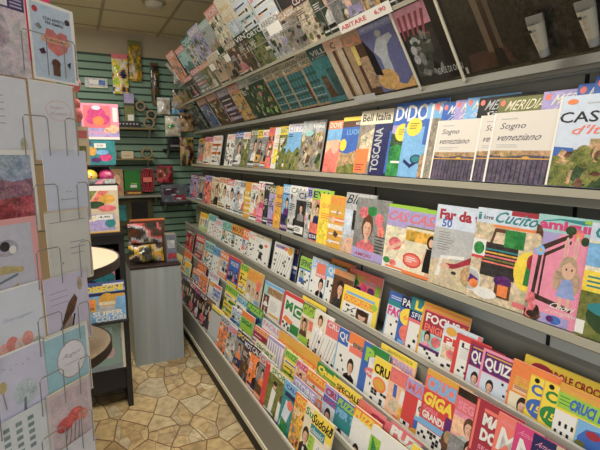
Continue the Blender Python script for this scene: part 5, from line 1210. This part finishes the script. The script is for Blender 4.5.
RC=[
 ('pale blue card with red heart and banner',[R_(0,0,1,1,'white'),R_(.04,.03,.88,.93,(186,204,222),.15),P_([(.3,.58),(.36,.68),(.5,.67),(.58,.62),(.66,.67),(.8,.65),(.84,.55),(.78,.42),(.56,.34),(.36,.42)],(206,110,104),.3),R_(.22,.5,.64,.07,(220,160,130),.2),T_(.3,.52,.48,.03,'TI AUGURO','brown'),T_(.3,.78,.5,.04,'CON AFFETTO','charcoal'),T_(.34,.73,.4,.035,'PER SEMPRE','charcoal'),E_(.14,.88,.06,.04,'crimson',.4),E_(.84,.82,.06,.04,'plum',.3),P_([(.1,.68),(.2,.72),(.26,.66),(.2,.64)],'grey',.4),P_([(.15,.38),(.26,.42),(.3,.35),(.2,.33)],'plum',.4),P_([(.75,.26),(.85,.3),(.82,.2)],'charcoal'),E_(.5,.24,.1,.06,'brown',.5),R_(.42,.08,.16,.14,'brown',.5)],'white'),
 ('white card with soft round wreath',[R_(0,0,1,1,(222,224,230),.05),E_(.6,.66,.3,.14,(226,206,206),.2),E_(.6,.66,.27,.12,(224,224,230),.05),T_(.4,.67,.3,.05,'Auguri',(206,160,156),.2,0),T_(.42,.6,.36,.05,'di cuore',(206,160,156),.2,0),E_(.35,.06,.1,.04,(180,170,150),.6),R_(.96,0,.04,1,'tan')],'tan'),
 ('plain bluish white card with tiny text',[R_(0,0,1,1,(208,216,234),.03),T_(.44,.42,.14,.035,'per te',(150,150,180),.2,0),*[R_(.3,.33,.4,.012,(170,174,200))]],'white'),
 ('cream card with thin grey frame',[R_(0,0,1,1,(214,214,206),.04),R_(.08,.86,.84,.01,(150,150,150)),R_(.08,.04,.006,.8,(190,190,180)),R_(.5,.56,.36,.01,(150,150,160)),R_(.5,.48,.36,.01,(150,150,160)),R_(.5,.4,.3,.01,(150,150,160)),E_(.3,.3,.02,.014,'grey')],'cream'),
 ('lilac white card with brown pointed shoe drawing',[R_(0,0,1,1,(206,202,224),.05),*[R_(.1,.62+.08*i,.4,.012,(170,160,190)) for i in range(3)],P_([(.1,.06),(.16,.06),(.42,.34),(.62,.46),(.72,.62),(.66,.7),(.5,.6),(.36,.4)],'brown',.6),P_([(.3,.2),(.5,.14),(.6,.3),(.55,.42),(.36,.3)],(170,150,140),.4),P_([(.6,.42),(.64,.42),(.5,.08),(.46,.08)],'black'),E_(.8,.82,.06,.1,(180,160,140),.4)],'white'),
 ('light teal card with white lace oval',[R_(0,0,1,1,'white'),R_(.0,.0,.94,.97,(158,206,218),.1),E_(.56,.58,.34,.27,(176,160,170)),E_(.56,.58,.32,.25,(232,232,236),.1),T_(.36,.6,.4,.08,'Auguri',(170,140,160),.2,0),R_(.4,.52,.34,.01,(190,180,190))],'mint'),
 ('grey pink card with red flowers',[R_(0,0,1,1,(214,200,200),.1),R_(.06,.05,.86,.9,(206,186,190),.3),E_(.34,.5,.2,.1,(204,70,70),.7),E_(.58,.56,.2,.1,(214,90,80),.7),E_(.76,.5,.12,.08,(220,130,110),.7),*[P_([(.3+.1*i,.2),(.32+.1*i,.2),(.4+.09*i,.45),(.38+.09*i,.45)],(120,110,100)) for i in range(4)]],'beige'),
 ('white card with grey leaf print',[R_(0,0,1,1,(218,218,222),.1),*[E_(.2+.15*i,.5+.1*(i%2),.05,.12,(170,174,176),.3) for i in range(5)]],'white')]
LC=[
 ('grey mauve portrait card with purple sticker',[R_(0,0,1,1,(200,188,194),.5),E_(.4,.5,.3,.24,(180,168,176),.6),E_(.5,.45,.12,.14,(160,144,156),.6),R_(.46,.78,.52,.17,(70,50,100)),R_(.5,.8,.2,.13,(226,222,226)),*[R_(.74,.81+.04*i,.2,.02,(180,170,200)) for i in range(3)]],'white'),
 ('white card with small verse and pink blossom foot',[R_(0,0,1,1,(220,222,230),.05),*[R_(.1,.45+.08*i,.5,.012,(170,174,190)) for i in range(5)],E_(.6,.08,.2,.06,(204,140,150),.6),E_(.86,.2,.06,.1,(190,180,150),.5)],'white'),
 ('red and blue grey painted landscape card',[R_(0,0,1,1,'white'),R_(0,.0,.94,.94,(176,70,80),1.),R_(0,.6,.94,.34,(150,166,184),.7),P_([(0,.6),(.3,.68),(.6,.62),(.94,.66),(.94,.45),(0,.4)],(150,110,120),1.),E_(.3,.25,.3,.12,(150,40,52),.8)],'white'),
 ('lilac grey card with pink border, bird and gold ribbon',[R_(0,0,1,1,(236,164,164)),R_(0,0,.9,.93,(200,200,214),.1),E_(.46,.66,.2,.1,(170,170,180),.5),E_(.44,.68,.08,.06,'charcoal',.5),E_(.56,.63,.06,.05,'white'),P_([(.0,.38),(.4,.46),(.7,.4),(.7,.34),(.35,.36),(0,.3)],(196,176,120),.3),P_([(0,.22),(.6,.34),(.6,.31),(0,.19)],(110,130,150)),P_([(.1,.1),(.6,.22),(.58,.17),(.12,.06)],(200,170,140),.3)],'pink'),
 ('white card with peach roses and ribbon',[R_(0,0,1,1,(220,226,236),.05),*[E_(.3+.13*i,.3+.05*(i%2),.1,.09,[(230,170,160),(220,130,120),(236,200,190),(226,150,140)][i],.4) for i in range(4)],E_(.16,.22,.08,.05,(196,190,170),.4),E_(.85,.28,.08,.05,(190,190,170),.4),T_(.3,.62,.5,.05,'Tanti auguri',(180,190,210),.2,0)],'white'),
 ('lilac white card with round tree and balloon',[R_(0,0,1,1,(210,210,232),.08),*[R_(.1+.1*i,.84-.03*(i%2),.04,.012,(180,170,190)) for i in range(7)],E_(.62,.46,.2,.16,(196,210,214),.4),P_([(.55,.2),(.6,.2),(.62,.4),(.58,.4)],(120,130,140)),P_([(.25,.16),(.8,.24),(.8,.2),(.25,.12)],(140,160,150),.4),E_(.26,.64,.07,.07,(200,180,120),.2),P_([(.25,.57),(.27,.57),(.3,.36),(.28,.36)],(160,150,150))],'white'),
 ('white card with rows of grey green script',[R_(0,0,1,1,(220,226,228),.04),*[R_(.08+.2*j,.5+.09*i,.1,.05,(130,150,150),.3) for i in range(5) for j in range(4)],E_(.7,.1,.14,.08,(120,80,100),.5)],'white'),
 ('white card with a grey window drawing',[R_(0,0,1,1,(220,222,226),.05),R_(.2,.2,.6,.6,(190,200,206),.2)],'white')]
def card(i,col,spec):
    lab,prims,edge=spec; r=random.Random(i*7+col)
    w,h=(.113,.162) if col==0 else (.127,.165)
    t=(tr[i]+w) if col==0 else (tl[i]+w)
    lean=1.5
    m=rackm(t,tops[i]-h*math.cos(math.radians(lean)),0.,.013*i)@Matrix.Rotation(math.radians(-lean),4,'X')
    root=thing('greeting_card',lab+', '+('right' if col==0 else 'left')+' column of the card rack','card','greeting cards in the rack',m)
    b=MB(); b.box(0,0,-.0012,w,h,0,edge); emit(b,prims,w,h); b.build('card','card',root)
    b=MB(); k=.004
    b.box(k*(.6 if r.random()<.5 else 1),.002,-.0032,w+r.choice([.002,.003,.004]),h-r.choice([.003,-.003]),-.0016,r.choice(['paper','cream','beige','ice','tan'])); b.build('envelope','card',root)
for i in range(8):
    card(i,0,RC[i]); card(i,1,LC[i])
    zb=tops[i]-.165
    for t,wd in(((tr[i]+.113+tl[i])/2,.056),(tl[i]+.127+.012,.05),(tr[i]+.03,.03)):
        o0=PR-D*(t+wd/2)+Nn*.012+Vector((0,-.013*i,0)); o1=PR-D*(t-wd/2)+Nn*.012+Vector((0,-.013*i,0))
        b=MB(); b.tube([(o0.x,o0.y,zb+.012),(o0.x,o0.y,zb+.088),(o0.x+D.x*.006,o0.y+D.y*.006,zb+.094),(o1.x-D.x*.006,o1.y-D.y*.006,zb+.094),(o1.x,o1.y,zb+.088),(o1.x,o1.y,zb+.012)],.0012)
        rpart(b,'wire_pocket','wire')
    a0=PR-D*.32-Nn*.012+Vector((0,-.013*i,0)); a1=PR-Nn*.012-D*.02+Vector((0,-.013*i,0))
    b=MB(); b.tube([(a0.x,a0.y,zb-.006),(a1.x,a1.y,zb-.006)],.0018); rpart(b,'pocket_floor','wire')

# plush charms hanging from a hook arm of the rack
b=MB(); b.tube([(-.16,1.235,1.80),(.023,1.42,1.80),(.023,1.42,1.575)],.0022); rpart(b,'hook_arm','wire')
for k,(zz,lab) in enumerate(((1.692,'pink plush charm, upper of two behind the card rack'),(1.612,'pink plush charm, lower of two behind the card rack'))):
    pt=thing('plush_charm',lab,'toy','plush charms behind the rack',loc=(.0185,1.40,zz))
    b=MB(); b.ball((0,0,0),(.016,.015,.022),'pink',14,10); b.build('body','plush',pt,smooth=True)
    b=MB(); b.ball((0,0,.03),(.012,.012,.013),'pink',12,8); b.build('head','plush',pt,smooth=True)
packet('gift_packet','cream gift packet hanging under the pink plush charms','packet',facecam(.005,1.405,1.475),.04,.105,.008,'cream',[R_(0,0,1,1,'cream',.2),R_(.2,.1,.6,.4,'olive',.7),R_(.1,.7,.8,.2,'rose',.2)])

# ---------------------------------------------------------------- back wall shelves and goods
def wshelf(label,x0,x1,z,mat):
    o=thing('wall_shelf',label,'shelf','shelves on the slatted wall',loc=(x0,5.17,z))
    b=MB(); b.box(0,0,-.018,x1-x0,.195,0); b.build('board','wood' if mat=='wood' else mat,o)
    for xx in(.04,x1-x0-.05):
        b=MB(); b.prism([(0,0),(.01,0),(.01,.1),(0,.1)],0,0) if False else None
        b.raw([(xx,.195,-.019),(xx+.012,.195,-.019),(xx,.195,-.1),(xx+.012,.195,-.1),(xx,.06,-.019),(xx+.012,.06,-.019)],[(0,1,3,2),(0,4,5,1),(2,3,5,4),(0,2,4),(1,5,3)],'grey'); b.build('bracket','metal_lifted',o)
wshelf('top wooden shelf on the green slatted wall',.27,.83,1.80,'wood')
wshelf('middle wooden shelf on the green slatted wall',.27,.80,1.475,'wood')
wshelf('black lower shelf on the slatted wall behind the counter',.33,.82,.735,'black')
wshelf('short black shelf low at right of the slatted wall',.875,1.2,.975,'black')
wshelf('lowest grey shelf on the green slatted wall',.30,.86,1.07,'metal')
def roll(label,c,R,h,hole):
    o=thing('tape_roll',label,'tape','tape rolls on the back wall',loc=c)
    b=MB(); b.lathe([(hole,-h/2),(R,-h/2),(R,h/2),(hole,h/2),(hole,-h/2)],0,0,28,axis='y'); b.build('tape','tape',o)
    if 'hanging' in label:
        b=MB(); b.tube([(0,5.371-c[1],hole-.012),(0,-h/2-.02,hole-.012),(0,-h/2-.022,hole-.004)],.003); b.build('hang_hook','wire',o)
    b=MB(); b.lathe([(hole-.006,-h/2-.001),(hole-.0005,-h/2-.001),(hole-.0005,h/2),(hole-.006,h/2),(hole-.006,-h/2-.001)],0,0,24,axis='y'); b.build('core','tapecore',o)
roll('beige tape roll standing at the end of the top wall shelf',(.82,5.23,1.80+.066),.065,.03,.04) if False else None
roll('beige tape roll on right end of the top wall shelf',(.775,5.25,1.8605),.06,.03,.042)
roll('beige tape roll on right end of the middle wall shelf',(.74,5.25,1.5355),.06,.03,.042)
roll('dark tape roll hanging higher on the wall',(.705,5.32,2.04),.055,.03,.035)
roll('dark tape roll hanging just above the top shelf',(.815,5.32,1.95),.055,.03,.035)
# goods on the shelves
def on(name,label,cat,x,z,w,h,d,col,pr,y=5.27,grp='goods on the wall shelves'):
    return packet(name,label,cat,facecam(x,y,z),w,h,d,col,pr,group=grp)
on('carton','small blue carton at left of the top wall shelf','box',.28,1.8005,.12,.08,.06,'navy',[R_(0,.6,1,.4,'cream'),R_(0,0,1,.5,'blue',.3)])
on('carton','black carton with white specks on the top wall shelf','box',.42,1.8005,.27,.07,.06,'black',[R_(.05,.5,.9,.3,'charcoal',1.),*[E_(.1+.13*i,.6,.03,.12,'silver') for i in range(7)]])
on('carton','grey flowered carton at left of the middle wall shelf','box',.30,1.4755,.13,.12,.06,'stone',[R_(0,0,1,1,'stone',1.),E_(.5,.5,.3,.3,'rose',.8)])
on('carton','small cream carton on the middle wall shelf','box',.48,1.4755,.12,.075,.06,'cream',[R_(.05,.1,.9,.8,'beige',.1),R_(.2,.3,.5,.1,'tan')])
on('carton','tall peach picture box on the lowest wall shelf','box',.36,1.0705,.12,.29,.06,'peach',[R_(0,0,1,1,'tan',.6),E_(.5,.6,.3,.2,'peach',.6),E_(.5,.3,.3,.12,'rose',.6)])
bx=on('carton','bright green box with white label on the lowest wall shelf','box',.495,1.1305,.165,.215,.06,'green',[R_(0,0,1,1,(24,126,34),.15),R_(.34,.12,.42,.14,'white'),R_(.38,.3,.4,.05,'lime')])
on('carton','flat yellow and black box under the green box','box',.5,1.0705,.175,.059,.07,'gold',[R_(0,0,1,1,'brown',.6),R_(.1,.3,.8,.3,'gold',.4)])
on('carton','white and black patterned pack above the top shelf, left','pack',.32,1.881,.15,.16,.05,'silver',[R_(0,0,1,1,'silver',.8),R_(.1,.5,.8,.3,'charcoal',.9),R_(.3,.1,.6,.25,'charcoal',.8)])
on('bottle_pack','slim pack with lilac top and white foot above the top shelf','pack',.535,1.871,.1,.29,.05,'olive',[R_(0,.66,1,.34,'lilac',.5),R_(.05,.3,.9,.3,'olive',.4),R_(.3,.02,.6,.22,'white'),R_(0,.56,1,.08,'charcoal')])
on('carton','dark game carton with black window leaning below the grey shelf','box',.36,.7355,.42,.29,.05,'olive',[R_(0,0,1,1,(84,80,46),.6),R_(.45,.25,.42,.65,'black'),R_(.4,.02,.5,.2,'gold',.9),R_(.02,.2,.3,.6,'teal',.9)],5.28)
on('carton','dull grey carton with dark and red patches low on the back wall','box',.88,.9755,.3,.2,.05,'grey',[R_(0,0,1,1,(104,108,120),.7),R_(.1,.4,.5,.4,'plum',.8),R_(.5,.1,.4,.3,'crimson',.8),*busy(rr,12,cols=['grey','charcoal','stone','ice'])],5.3)
# hanging goods
pouch('toy_bag','yellow and white toy bag hanging high on the slatted wall, leftmost','bag',facecam(.44,5.33,2.16),.16,.36,.05,['lime','yellow','white','gold','navy'],(.05,'rose'),'bags hanging on the slatted wall',3)
pouch('toy_bag','narrow olive yellow toy bag hanging highest on the slatted wall','bag',facecam(.61,5.33,2.3),.13,.37,.05,['olive','gold','olive','tan'],(.05,'olive'),'bags hanging on the slatted wall',5)
pouch('toy_bag','long thin brown toy bag hanging on the slatted wall','bag',facecam(.83,5.33,2.06),.085,.42,.04,['brown','forest','hair','brown','olive'],(.03,'brown'),'bags hanging on the slatted wall',8)
on('hanging_blister_pack','small blue and white blister pack hanging at upper left of the slatted wall','pack',.17,2.21,.22,.1,.03,'silver',[R_(0,0,1,1,'silver',.6),R_(.6,.3,.3,.5,'blue',.6),R_(.2,.4,.4,.4,'white'),R_(.2,.0,.6,.12,'cream')],5.35)
pouch('gift_bag','white printed bag hanging right of the tape rolls','bag',facecam(.88,5.3,1.96),.14,.16,.03,['white','silver','beige','stone'],(.02,'white'),'bags hanging on the slatted wall',2)
pouch('gift_bag','blue bag hanging beside the white printed bag','bag',facecam(1.04,5.3,1.965),.13,.16,.03,['sky','ice','blue','silver'],(.02,'sky'),'bags hanging on the slatted wall',4)
pouch('snack_bag','silver bag with green edge hanging below the white bag','bag',facecam(.95,5.26,1.72),.17,.22,.05,['silver','white','cream','silver','beige','green'],None,'bags hanging on the slatted wall',6)
wshelf('dark slanted side shelf at right end of the back wall',.93,1.24,1.58,'black')
on('carton','dark flat box on the right black wall shelf','box',.98,1.5805,.22,.11,.1,'charcoal',[R_(0,0,1,1,'black',.6),R_(.1,.2,.7,.2,'grey',.5)])
# red rope bundle
rp=thing('rope_bundle','red skipping-rope bundle hanging on the slatted wall beside the green box','rope',loc=(.735,5.27,1.235))
b=MB()
for k in range(4):
    pts=[(.02*k-.03+.055*math.sin(a)*.6,-.012*k,.125*math.cos(a)) for a in [2*PI*i/20 for i in range(21)]]
    b.tube(pts,.008,'crimson',6)
b.build('rope','print',rp)
b=MB(); b.box(-.05,-.045,-.02,.04,.012,.03,'salmon'); b.build('band','print',rp)
b=MB(); b.tube([(0,.079,.142),(0,-.03,.137)],.004); b.build('hang_hook','wire',rp)
pouch('toy_pack','red toy pack hanging right of the rope bundle','pack',facecam(.84,5.29,1.2),.18,.17,.06,['brown','crimson','rose','brown'],(.02,'crimson'),'bags hanging on the slatted wall',9)
# packs lying on the low counter
pouch('sweet_bag','shiny dark bag with pink print on top of the low counter, upper bag','bag',facecam(.325,3.42,.865,12),.235,.15,.07,['charcoal','brown','rose','silver','charcoal','brown'],None,'bags on the low counter',11,0)
pouch('sweet_bag','shiny gold green bag lying under the dark one on the low counter','bag',facecam(.318,3.37,.735,16),.24,.13,.08,['charcoal','olive','gold','silver','brown','charcoal'],None,'bags on the low counter',12,0)
packet('book','dark brown book with orange top edge, standing behind the counter bags','book',facecam(.35,3.52,.7255),.25,.305,.02,'orange',[R_(0,0,1,.96,'brown',.5),R_(.1,.5,.6,.2,'orange',.4)])
packet('carton','blue grey pack standing at right of the low counter','box',facecam(.578,3.36,.7255),.075,.2,.1,'stone',[R_(0,0,1,1,(110,116,132),.6),R_(.1,.1,.8,.2,'crimson',.5),R_(.1,.5,.7,.3,'silver',.6)])
# goods hung at the far end of the magazine display
for k,(x,y,z,w,h,cols,lab) in enumerate((
  (1.0,5.02,2.0,.2,.2,['forest','olive','tan','grey','charcoal'],'olive and grey foil bag at far end of canopy, lower'),
  (1.02,5.04,2.26,.18,.2,['silver','stone','white','grey'],'clear grey bag at far end of canopy, upper'),
  (1.06,5.03,1.76,.17,.2,['brown','stone','tan','hair'],'brown and tan foil bag at far end, below the canopy'),
  (1.06,5.05,1.40,.15,.3,['hair','brown','tan','olive','hair'],'tall brown foil bag hanging at far end of upper shelf'))):
    pouch('foil_bag',lab,'bag',facecam(x,y,z),w,h,.06,cols,None,'foil bags at the display end',20+k)
b=MB(); b.box(0,0,0,.03,.02,.24,'white'); o=b.build('sign_bar','lampw'); o.matrix_world=Matrix.Translation((1.13,5.2,2.30))@Matrix.Rotation(math.radians(-42),4,'Y'); tag(o,'white plastic bar sticking out at the far top end of the canopy','bar')

# ---------------------------------------------------------------- light and camera
def area(name,loc,rot,sx,sy,power,col=(1,1,1)):
    l=bpy.data.lights.new(name,'AREA'); l.shape='RECTANGLE'; l.size=sx; l.size_y=sy; l.energy=power; l.color=col
    o=bpy.data.objects.new(name,l); COL.objects.link(o); o.location=loc; o.rotation_euler=rot; return o
area('ceiling_light_front',(.25,1.75,2.77),(0,0,0),.5,1.2,46,(1,.94,.84))
area('ceiling_fill_back',(-.1,3.9,2.77),(0,0,0),.5,1.0,22,(1,.94,.83))  # unseen fill added to brighten the dim back of the shop
d=Vector((1.1,1.2,.75))-Vector((-1.2,-1.3,1.25))
area('shopfront_daylight',(-1.2,-1.3,1.25),d.to_track_quat('-Z','Y').to_euler(),1.8,2.0,38,(.9,.95,1.))
w=bpy.data.worlds.new('World'); SC.world=w; w.use_nodes=True
w.node_tree.nodes['Background'].inputs[0].default_value=(.75,.85,1,1); w.node_tree.nodes['Background'].inputs[1].default_value=.35
cam=bpy.data.cameras.new('camera'); co=bpy.data.objects.new('camera',cam); COL.objects.link(co)
F_=451.; ph=math.atan(69/F_); th=math.atan(228*math.cos(ph)/F_)
fw=Vector((math.sin(th)*math.cos(ph),math.cos(th)*math.cos(ph),-math.sin(ph))); ri=Vector((math.cos(th),-math.sin(th),0)); up=ri.cross(fw)
co.matrix_world=Matrix.Translation((0,0,1.5))@Matrix((ri,up,-fw)).transposed().to_4x4()
cam.sensor_width=36; cam.lens=36*F_/600; cam.clip_start=.02
SC.camera=co
vs=SC.view_settings; vs.view_transform='Standard'; vs.look='None'; vs.gamma=1; vs.use_curve_mapping=False; vs.exposure=.0
SC.cycles.max_bounces=8; SC.cycles.diffuse_bounces=5
